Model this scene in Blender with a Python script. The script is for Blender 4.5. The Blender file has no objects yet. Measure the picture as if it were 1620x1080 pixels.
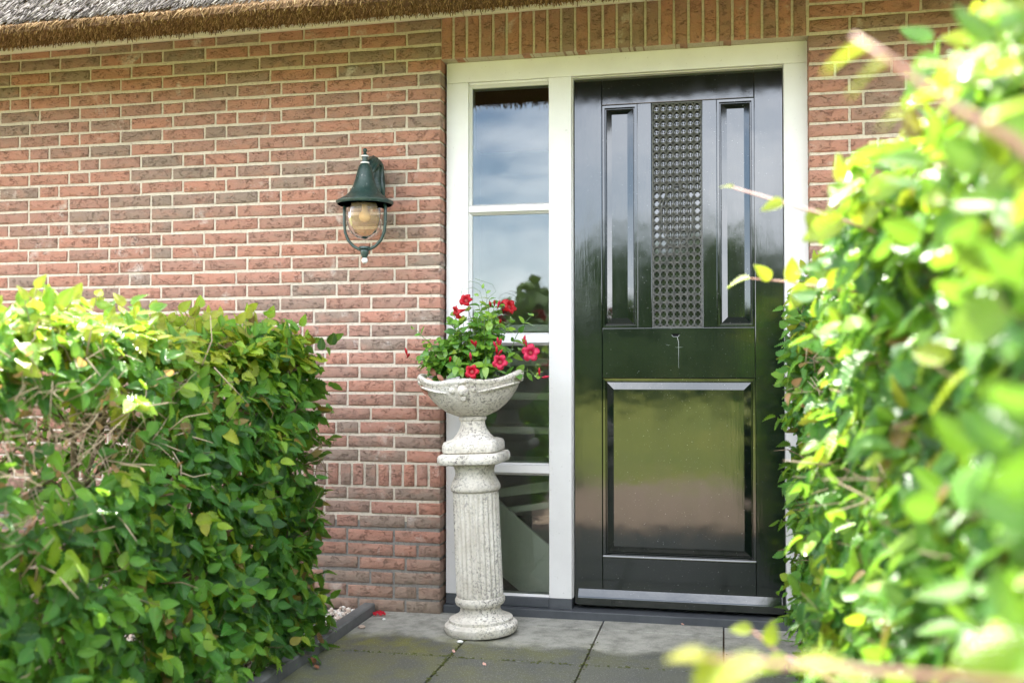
import bpy, math, random
import numpy as np
from mathutils import Vector, Matrix, Euler
rad = math.radians
random.seed(7); rng = np.random.default_rng(11)
S = bpy.context.scene; C = S.collection

# ------------------------------------------------------------------ camera, sky, sun, exposure
cd = bpy.data.cameras.new('camera'); cam = bpy.data.objects.new('camera', cd); C.objects.link(cam)
cam.location = (1.2206, -4.279, 1.100)
cam.rotation_euler = (rad(90 + 1.299), 0, rad(11.955))
cd.sensor_width = 36; cd.lens = 1584 / 1620 * 36; cd.clip_start = .02; cd.clip_end = 600
cd.dof.use_dof = True; cd.dof.focus_distance = 4.25; cd.dof.aperture_fstop = 2.3
S.camera = cam
SUN_EL, SUN_AZ = 54, -14          # azimuth from +y, negative towards -x (sun behind the house, to the left)
W = bpy.data.worlds.new('World'); S.world = W; W.use_nodes = True
nt = W.node_tree; nt.nodes.clear()
def N(t, ty, **kw):
    n = t.nodes.new(ty)
    for k, v in kw.items(): setattr(n, k, v)
    return n
out = N(nt, 'ShaderNodeOutputWorld'); bg = N(nt, 'ShaderNodeBackground'); bg.inputs[1].default_value = .12
sky = N(nt, 'ShaderNodeTexSky', sky_type='NISHITA'); sky.sun_disc = False
sky.sun_elevation = rad(SUN_EL); sky.sun_rotation = rad(SUN_AZ); sky.air_density = 1.0; sky.dust_density = 0.2; sky.ozone_density = 3.0
CLOUD = (2.3, .1, 2.7); CLOUD0 = (2.1, .7, .1)
tc = N(nt, 'ShaderNodeTexCoord'); mp = N(nt, 'ShaderNodeMapping'); mp.inputs['Scale'].default_value = (1, 1, 2.3); mp.inputs['Location'].default_value = CLOUD0
nz = N(nt, 'ShaderNodeTexNoise'); nz.inputs['Scale'].default_value = 2.1; nz.inputs['Detail'].default_value = 9; nz.inputs['Roughness'].default_value = .55; nz.inputs['Distortion'].default_value = .35
rp = N(nt, 'ShaderNodeValToRGB'); rp.color_ramp.elements[0].position = .33; rp.color_ramp.elements[1].position = .55
nz2 = N(nt, 'ShaderNodeTexNoise'); nz2.inputs['Scale'].default_value = 2.6; nz2.inputs['Detail'].default_value = 6
rp2 = N(nt, 'ShaderNodeValToRGB'); rp2.color_ramp.elements[0].position = .38; rp2.color_ramp.elements[1].position = .62
rp2.color_ramp.elements[0].color = (5.4, 6.0, 7.0, 1); rp2.color_ramp.elements[1].color = (16.5, 16.6, 17.0, 1)
mx = N(nt, 'ShaderNodeMixRGB')
L = nt.links.new
L(tc.outputs['Generated'], mp.inputs[0]); L(mp.outputs[0], nz.inputs[0]); mp2 = N(nt, 'ShaderNodeMapping'); mp2.inputs['Scale'].default_value = (1, 1, 2.6); mp2.inputs['Location'].default_value = CLOUD; L(tc.outputs['Generated'], mp2.inputs[0]); L(mp2.outputs[0], nz2.inputs[0])
L(nz.outputs[0], rp.inputs[0]); L(nz2.outputs[0], rp2.inputs[0])
L(rp.outputs[0], mx.inputs[0]); L(sky.outputs[0], mx.inputs[1]); L(rp2.outputs[0], mx.inputs[2])
L(mx.outputs[0], bg.inputs[0]); L(bg.outputs[0], out.inputs[0])
sd = bpy.data.lights.new('sun', 'SUN'); sd.energy = 4.4; sd.angle = rad(.6); sd.color = (1, .95, .86)
sun = bpy.data.objects.new('sun', sd); C.objects.link(sun)
sv = Vector((math.sin(rad(SUN_AZ)) * math.cos(rad(SUN_EL)), math.cos(rad(SUN_AZ)) * math.cos(rad(SUN_EL)), math.sin(rad(SUN_EL))))
sun.rotation_euler = sv.to_track_quat('Z', 'Y').to_euler()
S.view_settings.view_transform = 'Standard'; S.view_settings.look = 'None'; S.view_settings.gamma = 1
S.view_settings.exposure = 2.17

# ------------------------------------------------------------------ helpers
class M:
    def __init__(s): s.v = []; s.f = []; s.t = []
    def add(s, vs, fs, t=0.):
        b = len(s.v); s.v += [tuple(p) for p in vs]; s.f += [tuple(b + i for i in f) for f in fs]; s.t += [t] * len(vs); return s
    def box(s, x0, x1, y0, y1, z0, z1, t=0.):
        return s.add([(x0,y0,z0),(x1,y0,z0),(x1,y1,z0),(x0,y1,z0),(x0,y0,z1),(x1,y0,z1),(x1,y1,z1),(x0,y1,z1)],
                     [(0,3,2,1),(4,5,6,7),(0,1,5,4),(1,2,6,5),(2,3,7,6),(3,0,4,7)], t)
    def prism(s, poly, y0, y1, t=0.):        # poly in x,z seen from -y, extruded along y
        n = len(poly); vs = [(x, y0, z) for x, z in poly] + [(x, y1, z) for x, z in poly]
        return s.add(vs, [tuple(range(n)), tuple(range(2*n-1, n-1, -1))] + [(i, i+n, (i+1) % n + n, (i+1) % n) for i in range(n)], t)
    def prismx(s, poly, x0, x1, t=0.):       # poly in y,z extruded along x
        n = len(poly); vs = [(x0, y, z) for y, z in poly] + [(x1, y, z) for y, z in poly]
        return s.add(vs, [tuple(range(n)), tuple(range(2*n-1, n-1, -1))] + [(i, (i+1) % n, (i+1) % n + n, i+n) for i in range(n)], t)
    def tube(s, pts, rs, k=6, t=0.):
        pts = [Vector(p) for p in pts]; n = len(pts)
        if not hasattr(rs, '__len__'): rs = [rs] * n
        vs = []; fs = []; up = Vector((.13, .29, .95))
        for i, p in enumerate(pts):
            d = (pts[min(i+1, n-1)] - pts[max(i-1, 0)]).normalized()
            a = d.cross(up); a = a.normalized() if a.length > .05 else d.cross(Vector((1, 0, 0))).normalized()
            b = d.cross(a)
            for j in range(k):
                an = 2 * math.pi * j / k; vs.append(p + (a * math.cos(an) + b * math.sin(an)) * rs[i])
        for i in range(n-1):
            for j in range(k): fs.append((i*k+j, i*k+(j+1) % k, (i+1)*k+(j+1) % k, (i+1)*k+j))
        fs.append(tuple(range(k))[::-1]); fs.append(tuple((n-1)*k+j for j in range(k)))
        return s.add(vs, fs, t)
    def lathe(s, prof, c=(0, 0, 0), k=48, fn=None, t=0., cap=True):   # prof [(r,z)]
        vs = []; fs = []; n = len(prof)
        for i, (r, z) in enumerate(prof):
            for j in range(k):
                an = 2 * math.pi * j / k; x, y, zz = r * math.cos(an), r * math.sin(an), z
                if fn: x, y, zz = fn(x, y, zz, an, i)
                vs.append((c[0]+x, c[1]+y, c[2]+zz))
        for i in range(n-1):
            for j in range(k): fs.append((i*k+j, i*k+(j+1) % k, (i+1)*k+(j+1) % k, (i+1)*k+j))
        if cap: fs.append(tuple(range(k))[::-1]); fs.append(tuple((n-1)*k+j for j in range(k)))
        return s.add(vs, fs, t)
    def ball(s, c, r, k=10, m=7, sc=(1, 1, 1), t=0.):
        prof = [(r * math.sin(math.pi * i / m) + 1e-5, -r * math.cos(math.pi * i / m)) for i in range(m+1)]
        return s.lathe(prof, c, k, lambda x, y, z, a, i: (x*sc[0], y*sc[1], z*sc[2]), t)
    def build(s, name, mat, parent=None, origin=None, smooth=False, bevel=0, stuff=False):
        o0 = Vector(origin) if origin else (Vector(parent['org']) if parent and 'org' in parent else Vector((0, 0, 0)))
        me = bpy.data.meshes.new(name); me.from_pydata([(v[0]-o0.x, v[1]-o0.y, v[2]-o0.z) for v in s.v], [], s.f)
        at = me.attributes.new('tint', 'FLOAT', 'POINT'); at.data.foreach_set('value', s.t)
        me.materials.append(mat)
        if smooth:
            me.shade_smooth()
            if smooth != 'full': me.set_sharp_from_angle(angle=rad(38))
        o = bpy.data.objects.new(name, me); C.objects.link(o)
        if parent: o.parent = parent
        else: o.location = o0
        if bevel:
            bm = o.modifiers.new('bevel', 'BEVEL'); bm.width = bevel; bm.segments = 2; bm.limit_method = 'ANGLE'
        if stuff: o['kind'] = 'stuff'
        return o
def thing(name, label, cat, loc=(0, 0, 0), group=None):
    o = bpy.data.objects.new(name, None); C.objects.link(o); o.location = loc; o['label'] = label; o['category'] = cat
    o['org'] = tuple(loc); o.empty_display_size = .1
    if group: o['group'] = group
    return o
def tag(o, label, cat, group=None):
    o['label'] = label; o['category'] = cat
    if group: o['group'] = group
    return o
def struct(o): o['kind'] = 'structure'; return o
def place(me, name, parent, loc, mat3=None, sc=1.):
    o = bpy.data.objects.new(name, me); C.objects.link(o); o.parent = parent
    org = Vector(parent['org']) if 'org' in parent else Vector((0, 0, 0))
    m = Matrix.Translation(Vector(loc) - org)
    if mat3 is not None: m = m @ mat3.to_4x4()
    o.matrix_local = m @ Matrix.Scale(sc, 4) if sc != 1. else m
    return o

def mat(name, col=(.5, .5, .5), rough=.6, spec=.5, metal=0., fn=None):
    m = bpy.data.materials.new(name); m.use_nodes = True; t = m.node_tree; p = t.nodes['Principled BSDF']
    p.inputs['Base Color'].default_value = (*col, 1); p.inputs['Roughness'].default_value = rough; p.inputs['Specular IOR Level'].default_value = .6
    p.inputs['Specular IOR Level'].default_value = spec; p.inputs['Metallic'].default_value = metal
    if fn: fn(t, p)
    return m
def pos(t, scale=(1, 1, 1), kind='pos'):
    if kind == 'pos': g = N(t, 'ShaderNodeNewGeometry').outputs['Position']
    else: g = N(t, 'ShaderNodeTexCoord').outputs['Object']
    mpn = N(t, 'ShaderNodeMapping'); mpn.inputs['Scale'].default_value = scale
    t.links.new(g, mpn.inputs[0]); return mpn.outputs[0]
def noise(t, vec, scale, detail=4, rough=.5, dist=0.):
    n = N(t, 'ShaderNodeTexNoise'); n.inputs['Scale'].default_value = scale; n.inputs['Detail'].default_value = detail
    n.inputs['Roughness'].default_value = rough; n.inputs['Distortion'].default_value = dist; t.links.new(vec, n.inputs[0]); return n.outputs[0]
def ramp(t, fac, stops):
    r = N(t, 'ShaderNodeValToRGB'); e = r.color_ramp.elements
    while len(e) < len(stops): e.new(.5)
    for k, (p_, c_) in enumerate(stops):
        e[k].position = p_; e[k].color = (*c_, 1) if hasattr(c_, '__len__') else (c_, c_, c_, 1)
    t.links.new(fac, r.inputs[0]); return r.outputs[0]
def mix(t, f, a, b, mode='MIX'):
    n = N(t, 'ShaderNodeMixRGB', blend_type=mode)
    for k, v in zip(range(3), (f, a, b)):
        if hasattr(v, 'links') or hasattr(v, 'is_linked'): t.links.new(v, n.inputs[k])
        elif hasattr(v, '__len__'): n.inputs[k].default_value = (*v, 1)
        else: n.inputs[k].default_value = v
    return n.outputs[0]
def math_(t, op, a, b=0., c=None):
    n = N(t, 'ShaderNodeMath', operation=op)
    for k, v in enumerate((a, b, c)):
        if v is None: continue
        if hasattr(v, 'links'): t.links.new(v, n.inputs[k])
        else: n.inputs[k].default_value = v
    return n.outputs[0]
def bump(t, p, h, strength=.3, dist=.002, prev=None):
    b = N(t, 'ShaderNodeBump'); b.inputs['Strength'].default_value = strength; b.inputs['Distance'].default_value = dist
    t.links.new(h, b.inputs['Height'])
    if prev: t.links.new(prev, b.inputs['Normal'])
    if p: t.links.new(b.outputs[0], p.inputs['Normal'])
    return b.outputs[0]
def attr(t, name='tint'):
    a = N(t, 'ShaderNodeAttribute'); a.attribute_name = name; return a.outputs['Fac']

# ------------------------------------------------------------------ materials
def f_brick(t, p):
    v = attr(t); P = pos(t)
    base = ramp(t, v, [(0, (.435, .205, .145)), (.3, (.395, .195, .143)), (.55, (.345, .187, .142)), (.75, (.30, .190, .150)), (1, (.265, .195, .155))])
    pat = noise(t, pos(t, (1, 1, 2)), 14, 4, .6)
    base = mix(t, ramp(t, pat, [(.42, 0), (.66, .6)]), base, mix(t, .5, base, (.26, .20, .155)))
    pat2 = noise(t, pos(t, (1, 1, 1.5)), 9, 3, .6)
    base = mix(t, ramp(t, pat2, [(.5, 0), (.75, .6)]), base, (.46, .225, .16))
    wh = noise(t, P, 5.5, 7, .68, .4)                       # lime bloom
    base = mix(t, ramp(t, wh, [(.59, 0), (.70, .7)]), base, (.58, .52, .47))
    cr = noise(t, pos(t, (1, 1, 2.6)), 26, 4, .6, .8)       # creases of hand formed brick
    crm = ramp(t, cr, [(.478, 0), (.497, 1), (.505, 1), (.524, 0)])
    msk = ramp(t, noise(t, P, 24, 3), [(.46, 0), (.58, 1)])
    crm = math_(t, 'MULTIPLY', crm, msk)
    base = mix(t, math_(t, 'MULTIPLY', crm, .5), base, (.11, .065, .05))
    sp = noise(t, P, 260, 2); base = mix(t, ramp(t, sp, [(.3, .35), (.5, 0)]), base, (.14, .09, .07))
    # grime near the ground
    sx = N(t, 'ShaderNodeSeparateXYZ'); t.links.new(P, sx.inputs[0])
    gz = math_(t, 'ADD', sx.outputs[2], math_(t, 'MULTIPLY', noise(t, P, 6, 4), .35))
    base = mix(t, ramp(t, gz, [(.2, .6), (.55, 0)]), base, (.24, .20, .15))
    t.links.new(base, p.inputs['Base Color'])
    h = math_(t, 'SUBTRACT', noise(t, pos(t, (1, 1, 1.8)), 60, 6, .7), math_(t, 'MULTIPLY', crm, 1.3))
    b1 = bump(t, None, h, .8, .006); bump(t, p, noise(t, P, 300, 3), .35, .001, b1)
M_brick = mat('brick_clay', rough=.9, spec=.25, fn=f_brick)
def f_mortar(c1, c2):
    def f(t, p):
        P = pos(t); b = ramp(t, noise(t, P, 9, 6, .7), [(.3, c1), (.7, c2)])
        b = mix(t, ramp(t, noise(t, P, 120, 3), [(.32, .5), (.5, 0)]), b, tuple(x * .55 for x in c1))
        t.links.new(b, p.inputs['Base Color']); bump(t, p, noise(t, P, 160, 5, .7), .6, .003)
    return f
M_mortar = mat('cream_mortar', rough=.95, spec=.1, fn=f_mortar((.47, .405, .33), (.60, .53, .44)))
M_mortar_dark = mat('grey_mortar', rough=.95, spec=.1, fn=f_mortar((.17, .16, .15), (.27, .25, .22)))
def f_white(t, p):
    P = pos(t); b = ramp(t, noise(t, P, 5, 5, .6), [(.3, (.64, .62, .61)), (.7, (.71, .695, .685))])
    b = mix(t, ramp(t, noise(t, P, 90, 2), [(.24, .6), (.30, 0)]), b, (.45, .43, .40))
    t.links.new(b, p.inputs['Base Color']); bump(t, p, noise(t, pos(t, (1, 1, .06)), 260, 3), .12, .001)
M_white = mat('white_paint', rough=.38, fn=f_white)
M_cream = mat('cream_board', (.78, .74, .66), .5)
def f_black(t, p):
    P = pos(t)
    b1 = bump(t, None, noise(t, pos(t, (1, 1, .09)), 130, 4, .6), .10, .0012)
    bump(t, p, noise(t, P, 6, 2, .5), .05, .02, b1)
    b = mix(t, ramp(t, noise(t, P, 210, 2), [(.235, 1), (.27, 0)]), (.0045, .008, .0065), (.35, .35, .33))
    # soft drips and dust
    sx = N(t, 'ShaderNodeSeparateXYZ'); t.links.new(P, sx.inputs[0])
    t.links.new(b, p.inputs['Base Color'])
    t.links.new(ramp(t, noise(t, pos(t, (1, 1, .25)), 11, 5, .65), [(.3, .045), (.75, .13)]), p.inputs['Roughness'])
    p.inputs['Specular IOR Level'].default_value = .85
    p.inputs['IOR'].default_value = 1.6
M_black = mat('gloss_green_black_paint', fn=f_black)
M_scratch = mat('scratch_mark', (.45, .47, .46), .6)
M_hole = mat('dark_hole', (.004, .004, .004), .9, .1)
def f_stone(c1, c2, moss=0.):
    def f(t, p):
        P = pos(t); b = ramp(t, noise(t, P, 6, 7, .7), [(.3, c1), (.7, c2)])
        t.links.new(b, p.inputs['Base Color']); bump(t, p, noise(t, P, 220, 4, .7), .3, .001)
    return f
M_sill = mat('blue_stone', rough=.5, fn=f_stone((.035, .04, .047), (.085, .09, .10)))
M_kerb = mat('kerb_concrete', rough=.85, spec=.2, fn=f_stone((.10, .10, .098), (.17, .17, .165)))
def f_glass(t, p):
    o = t.nodes['Material Output']; gl = N(t, 'ShaderNodeBsdfGlossy'); gl.inputs['Roughness'].default_value = .012
    tr = N(t, 'ShaderNodeBsdfTransparent'); tr.inputs[0].default_value = (.86, .90, .87, 1)
    fr = N(t, 'ShaderNodeFresnel'); fr.inputs['IOR'].default_value = 1.88; mxs = N(t, 'ShaderNodeMixShader')
    b = N(t, 'ShaderNodeBump'); b.inputs['Strength'].default_value = .03; b.inputs['Distance'].default_value = .01
    t.links.new(noise(t, pos(t), 4, 2), b.inputs['Height'])
    t.links.new(b.outputs[0], gl.inputs['Normal'])
    t.links.new(fr.outputs[0], mxs.inputs[0]); t.links.new(tr.outputs[0], mxs.inputs[1]); t.links.new(gl.outputs[0], mxs.inputs[2])
    t.links.new(mxs.outputs[0], o.inputs[0])
M_glass = mat('window_glass', fn=f_glass)
M_gglass = mat('grille_glass', (.03, .034, .032), .05, 1., 0., lambda t, p: setattr(p.inputs['IOR'], 'default_value', 1.6))
def f_iron(t, p):
    P = pos(t); b = ramp(t, noise(t, P, 60, 5, .7), [(.35, (.035, .036, .033)), (.7, (.12, .115, .10))])
    t.links.new(b, p.inputs['Base Color'])
M_iron = mat('cast_iron', rough=.45, spec=.6, fn=f_iron)
def f_lampgreen(t, p):
    P = pos(t); b = ramp(t, noise(t, P, 22, 6, .7), [(.35, (.008, .026, .022)), (.62, (.022, .05, .043)), (.8, (.10, .13, .11))])
    b = mix(t, ramp(t, noise(t, P, 170, 2), [(.24, 1), (.30, 0)]), b, (.6, .6, .56))
    t.links.new(b, p.inputs['Base Color']); bump(t, p, noise(t, P, 80, 4), .3, .002)
    t.links.new(ramp(t, noise(t, P, 30, 4), [(.3, .25), (.7, .6)]), p.inputs['Roughness'])
M_lamp = mat('weathered_green_metal', rough=.4, spec=.6, fn=f_lampgreen)
def f_lglass(t, p):
    o = t.nodes['Material Output']; gl = N(t, 'ShaderNodeBsdfGlossy'); gl.inputs['Roughness'].default_value = .06
    tr = N(t, 'ShaderNodeBsdfTransparent'); tr.inputs[0].default_value = (.95, .84, .70, 1)
    df = N(t, 'ShaderNodeBsdfDiffuse'); df.inputs[0].default_value = (.60, .45, .30, 1)
    fr = N(t, 'ShaderNodeFresnel'); fr.inputs['IOR'].default_value = 1.30; m1 = N(t, 'ShaderNodeMixShader'); m1.inputs[0].default_value = .22
    m2 = N(t, 'ShaderNodeMixShader')
    t.links.new(tr.outputs[0], m1.inputs[1]); t.links.new(df.outputs[0], m1.inputs[2])
    t.links.new(fr.outputs[0], m2.inputs[0]); t.links.new(m1.outputs[0], m2.inputs[1]); t.links.new(gl.outputs[0], m2.inputs[2])
    t.links.new(m2.outputs[0], o.inputs[0])
M_lglass = mat('ribbed_lamp_glass', fn=f_lglass)
M_bulb = mat('warm_bulb', (.72, .55, .32), .25)
M_whitecap = mat('chipped_white', (.72, .71, .68), .5)
def f_conc(t, p):
    P = pos(t, kind='obj'); b = ramp(t, noise(t, P, 7, 6, .65), [(.3, (.50, .455, .385)), (.55, (.68, .64, .57)), (.75, (.78, .755, .70))])
    pit = noise(t, P, 95, 5, .75)
    m1 = math_(t, 'MULTIPLY', ramp(t, pit, [(.50, 0), (.58, 1)]), ramp(t, noise(t, pos(t, (1, 1, .35), 'obj'), 9, 5, .65), [(.38, .10), (.62, .95)]))
    b = mix(t, m1, b, (.17, .155, .145))
    b = mix(t, ramp(t, noise(t, P, 4.5, 5, .7), [(.56, 0), (.74, .5)]), b, (.36, .31, .17))
    t.links.new(b, p.inputs['Base Color'])
    b1 = bump(t, None, pit, .6, .004); bump(t, p, noise(t, P, 28, 5, .6), .4, .006, b1)
M_conc = mat('weathered_cast_stone', rough=.9, spec=.2, fn=f_conc)
def f_tile(t, p):
    P = pos(t); v = attr(t)
    b = ramp(t, noise(t, P, 3.2, 7, .65), [(.3, (.24, .235, .205)), (.7, (.34, .33, .29))])
    b = mix(t, math_(t, 'MULTIPLY', v, .6), b, (.40, .39, .35))
    sx = N(t, 'ShaderNodeSeparateXYZ'); t.links.new(P, sx.inputs[0])
    nn = noise(t, P, 3.1, 6, .65)
    wl = math_(t, 'ADD', sx.outputs[1], math_(t, 'MULTIPLY', nn, .42))
    wet = ramp(t, math_(t, 'ADD', wl, .5), [(.26, 1), (.34, 0)])       # damp area away from the wall
    b = mix(t, math_(t, 'MULTIPLY', wet, .82), b, (.042, .046, .040))
    xm = ramp(t, math_(t, 'ADD', math_(t, 'MULTIPLY', sx.outputs[0], .5), math_(t, 'MULTIPLY', noise(t, P, 5, 5), .35)), [(.25, 1), (.62, .2)])
    ms = math_(t, 'MULTIPLY', ramp(t, noise(t, P, 7, 7, .72), [(.40, 0), (.56, .95)]), ramp(t, math_(t, 'ADD', wl, .5), [(.05, .5), (.22, 1), (.42, 0)]))
    b = mix(t, math_(t, 'MULTIPLY', ms, xm), b, (.15, .15, .035))
    b = mix(t, ramp(t, noise(t, P, 13, 6, .7), [(.36, .55), (.55, 0)]), b, (.10, .10, .085))
    b = mix(t, ramp(t, noise(t, P, 190, 2), [(.60, 0), (.70, .6)]), b, (.42, .42, .40))
    b = mix(t, ramp(t, noise(t, P, 240, 2), [(.28, .6), (.38, 0)]), b, (.03, .03, .028))
    t.links.new(b, p.inputs['Base Color'])
    t.links.new(ramp(t, wet, [(0, .85), (1, .55)]), p.inputs['Roughness'])
    bump(t, p, noise(t, P, 200, 5, .7), .5, .003)
M_tile = mat('concrete_slab', spec=.3, fn=f_tile)
def f_gravelpath(t, p):
    P = pos(t); b = ramp(t, noise(t, P, 40, 6, .7), [(.3, (.21, .15, .11)), (.6, (.36, .275, .21)), (.75, (.45, .36, .29))])
    t.links.new(b, p.inputs['Base Color']); bump(t, p, noise(t, P, 60, 5), .8, .01)
M_path = mat('tan_gravel', rough=.95, fn=f_gravelpath)
def f_lawn(t, p):
    P = pos(t); b = ramp(t, noise(t, P, .35, 6, .6), [(.32, (.13, .18, .020)), (.55, (.23, .255, .025)), (.72, (.38, .32, .045))])
    b = mix(t, ramp(t, noise(t, P, 30, 4), [(.35, .5), (.6, 0)]), b, (.03, .06, .012))
    t.links.new(b, p.inputs['Base Color']); bump(t, p, noise(t, P, 50, 4), .8, .02)
M_lawn = mat('lawn_grass', rough=.8, fn=f_lawn)
M_soil = mat('dark_soil', rough=.95, spec=.1, fn=f_stone((.035, .026, .018), (.09, .065, .045)))
def f_leaf(ramp_stops, vein=1., trans=.38, tcol=(.34, .50, .05), rough=.28):
    def f(t, p):
        o = t.nodes['Material Output']; v = attr(t)
        uv = N(t, 'ShaderNodeUVMap'); sx = N(t, 'ShaderNodeSeparateXYZ'); t.links.new(uv.outputs[0], sx.inputs[0])
        au = math_(t, 'ABSOLUTE', math_(t, 'SUBTRACT', sx.outputs[0], .5))
        ph = math_(t, 'SUBTRACT', math_(t, 'MULTIPLY', sx.outputs[1], 11), math_(t, 'MULTIPLY', au, 7))
        st = math_(t, 'ABSOLUTE', math_(t, 'SINE', math_(t, 'MULTIPLY', ph, math.pi)))
        col = ramp(t, v, ramp_stops)
        P = pos(t); col = mix(t, ramp(t, noise(t, P, 45, 4), [(.35, .35), (.65, 0)]), col, mix(t, .5, col, (.01, .03, .01)))
        pleat_shade = ramp(t, st, [(0, .8 * vein), (.45, 0)])  # shading of the pleats, painted into the leaf colour along the side veins
        mid = ramp(t, au, [(0, .75 * vein), (.035, 0)])
        col = mix(t, pleat_shade, col, mix(t, 1., col, (.42, .50, .40), 'MULTIPLY')); col = mix(t, mid, col, mix(t, .55, col, (.26, .34, .10)))
        spn = ramp(t, noise(t, P, 160, 2), [(.66, 0), (.72, .6)])
        col = mix(t, spn, col, (.20, .12, .03))
        t.links.new(col, p.inputs['Base Color']); p.inputs['Roughness'].default_value = rough; p.inputs['Specular IOR Level'].default_value = .6
        bump(t, p, math_(t, 'POWER', st, .5), .8 * vein, .0035)
        tl = N(t, 'ShaderNodeBsdfTranslucent'); t.links.new(mix(t, .55, mix(t, 1., col, (2.2, 2.2, 1.2), 'MULTIPLY'), tcol), tl.inputs[0])
        ms = N(t, 'ShaderNodeMixShader'); ms.inputs[0].default_value = trans
        t.links.new(p.outputs[0], ms.inputs[1]); t.links.new(tl.outputs[0], ms.inputs[2]); t.links.new(ms.outputs[0], o.inputs[0])
    return f
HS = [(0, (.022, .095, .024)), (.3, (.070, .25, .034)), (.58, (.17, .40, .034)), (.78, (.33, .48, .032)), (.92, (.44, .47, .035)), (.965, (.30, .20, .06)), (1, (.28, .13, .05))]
M_leaf = mat('hornbeam_leaf', fn=f_leaf(HS))
PS = [(0, (.035, .12, .025)), (.5, (.10, .26, .035)), (.9, (.22, .38, .04)), (1, (.32, .40, .05))]
M_pleaf = mat('glossy_plant_leaf', fn=f_leaf(PS, .25, .28, (.25, .45, .06), .25))
def f_petal(t, p):
    o = t.nodes['Material Output']; v = attr(t)
    col = ramp(t, v, [(0, (.26, .003, .006)), (.35, (.46, .005, .012)), (.7, (.58, .008, .04)), (1, (.62, .03, .10))])
    t.links.new(col, p.inputs['Base Color']); tl = N(t, 'ShaderNodeBsdfTranslucent'); t.links.new(col, tl.inputs[0])
    ms = N(t, 'ShaderNodeMixShader'); ms.inputs[0].default_value = .4
    t.links.new(p.outputs[0], ms.inputs[1]); t.links.new(tl.outputs[0], ms.inputs[2]); t.links.new(ms.outputs[0], o.inputs[0])
M_petal = mat('red_petal', rough=.5, fn=f_petal)
M_deadleaf = mat('dead_leaf', (.22, .085, .045), .6)
M_pinkleaf = mat('faded_pink_leaf', (.52, .30, .24), .6)
M_stem = mat('green_stem', (.10, .17, .05), .5)
def f_bark(t, p):
    P = pos(t); b = ramp(t, noise(t, P, 35, 5, .65), [(.3, (.13, .085, .05)), (.55, (.22, .16, .10)), (.75, (.33, .27, .20))])
    t.links.new(b, p.inputs['Base Color']); bump(t, p, noise(t, P, 90, 4), .5, .003)
M_bark = mat('twig_bark', rough=.85, spec=.2, fn=f_bark)
M_youngtwig = mat('young_pink_twig', (.34, .17, .12), .6)
M_drytwig = mat('dry_pale_twig', (.40, .31, .22), .85, .2)
M_dry = mat('dry_beige_leaf', fn=f_leaf([(0, (.30, .15, .06)), (.5, (.48, .29, .14)), (1, (.60, .42, .24))], .5, .3, (.55, .35, .12), .6))
def f_reed(stops):
    def f(t, p):
        t.links.new(ramp(t, attr(t), stops), p.inputs['Base Color'])
    return f
M_reed = mat('weathered_reed', rough=.85, spec=.2, fn=f_reed([(0, (.05, .04, .035)), (.4, (.17, .145, .13)), (.75, (.33, .28, .25)), (1, (.50, .45, .40))]))
M_reedcut = mat('brown_cut_reed', rough=.9, spec=.15, fn=f_reed([(0, (.075, .042, .018)), (.35, (.21, .125, .06)), (.75, (.35, .22, .11)), (1, (.55, .39, .22))]))
def f_peb(t, p):
    t.links.new(ramp(t, attr(t), [(0, (.42, .32, .25)), (.3, (.62, .50, .42)), (.7, (.75, .69, .61)), (1, (.80, .78, .74))]), p.inputs['Base Color'])
M_peb = mat('pale_pebble', rough=.8, fn=f_peb)
M_plaster = mat('interior_plaster', (.80, .77, .70), .9)
M_floor_in = mat('interior_floor', (.10, .085, .07), .5)
M_stair = mat('pale_stair_board', (.78, .78, .66), .5)
M_wood_dark = mat('dark_wood', (.05, .035, .025), .5)

# ------------------------------------------------------------------ ground
def sheet(name, x0, x1, y0, y1, z, m, nx=1, ny=1, amp=0.):
    mm = M(); xs = np.linspace(x0, x1, nx+1); ys = np.linspace(y0, y1, ny+1)
    vs = [(x, y, z + amp * (math.sin(x * .13 + y * .07) + math.sin(y * .11 - x * .05)) * .5) for y in ys for x in xs]
    fs = [(j*(nx+1)+i, j*(nx+1)+i+1, (j+1)*(nx+1)+i+1, (j+1)*(nx+1)+i) for j in range(ny) for i in range(nx)]
    return struct(mm.add(vs, fs).build(name, m))
sheet('lawn', -250, 250, -250, 250, -.035, M_lawn)
sheet('gravel_path', -9, 12, -5.1, -2.15, -.020, M_path)
sheet('soil', -6, 6, -2.15, .10, -.028, M_soil)
ICO = [(0,0,-1),(.72,-.53,-.45),(-.28,-.85,-.45),(-.89,0,-.45),(-.28,.85,-.45),(.72,.53,-.45),(.28,-.85,.45),(-.72,-.53,.45),(-.72,.53,.45),(.28,.85,.45),(.89,0,.45),(0,0,1)]
IF = [(0,1,2),(1,0,5),(0,2,3),(0,3,4),(0,4,5),(1,5,10),(2,1,6),(3,2,7),(4,3,8),(5,4,9),(1,10,6),(2,6,7),(3,7,8),(4,8,9),(5,9,10),(6,10,11),(7,6,11),(8,7,11),(9,8,11),(10,9,11)]
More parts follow.
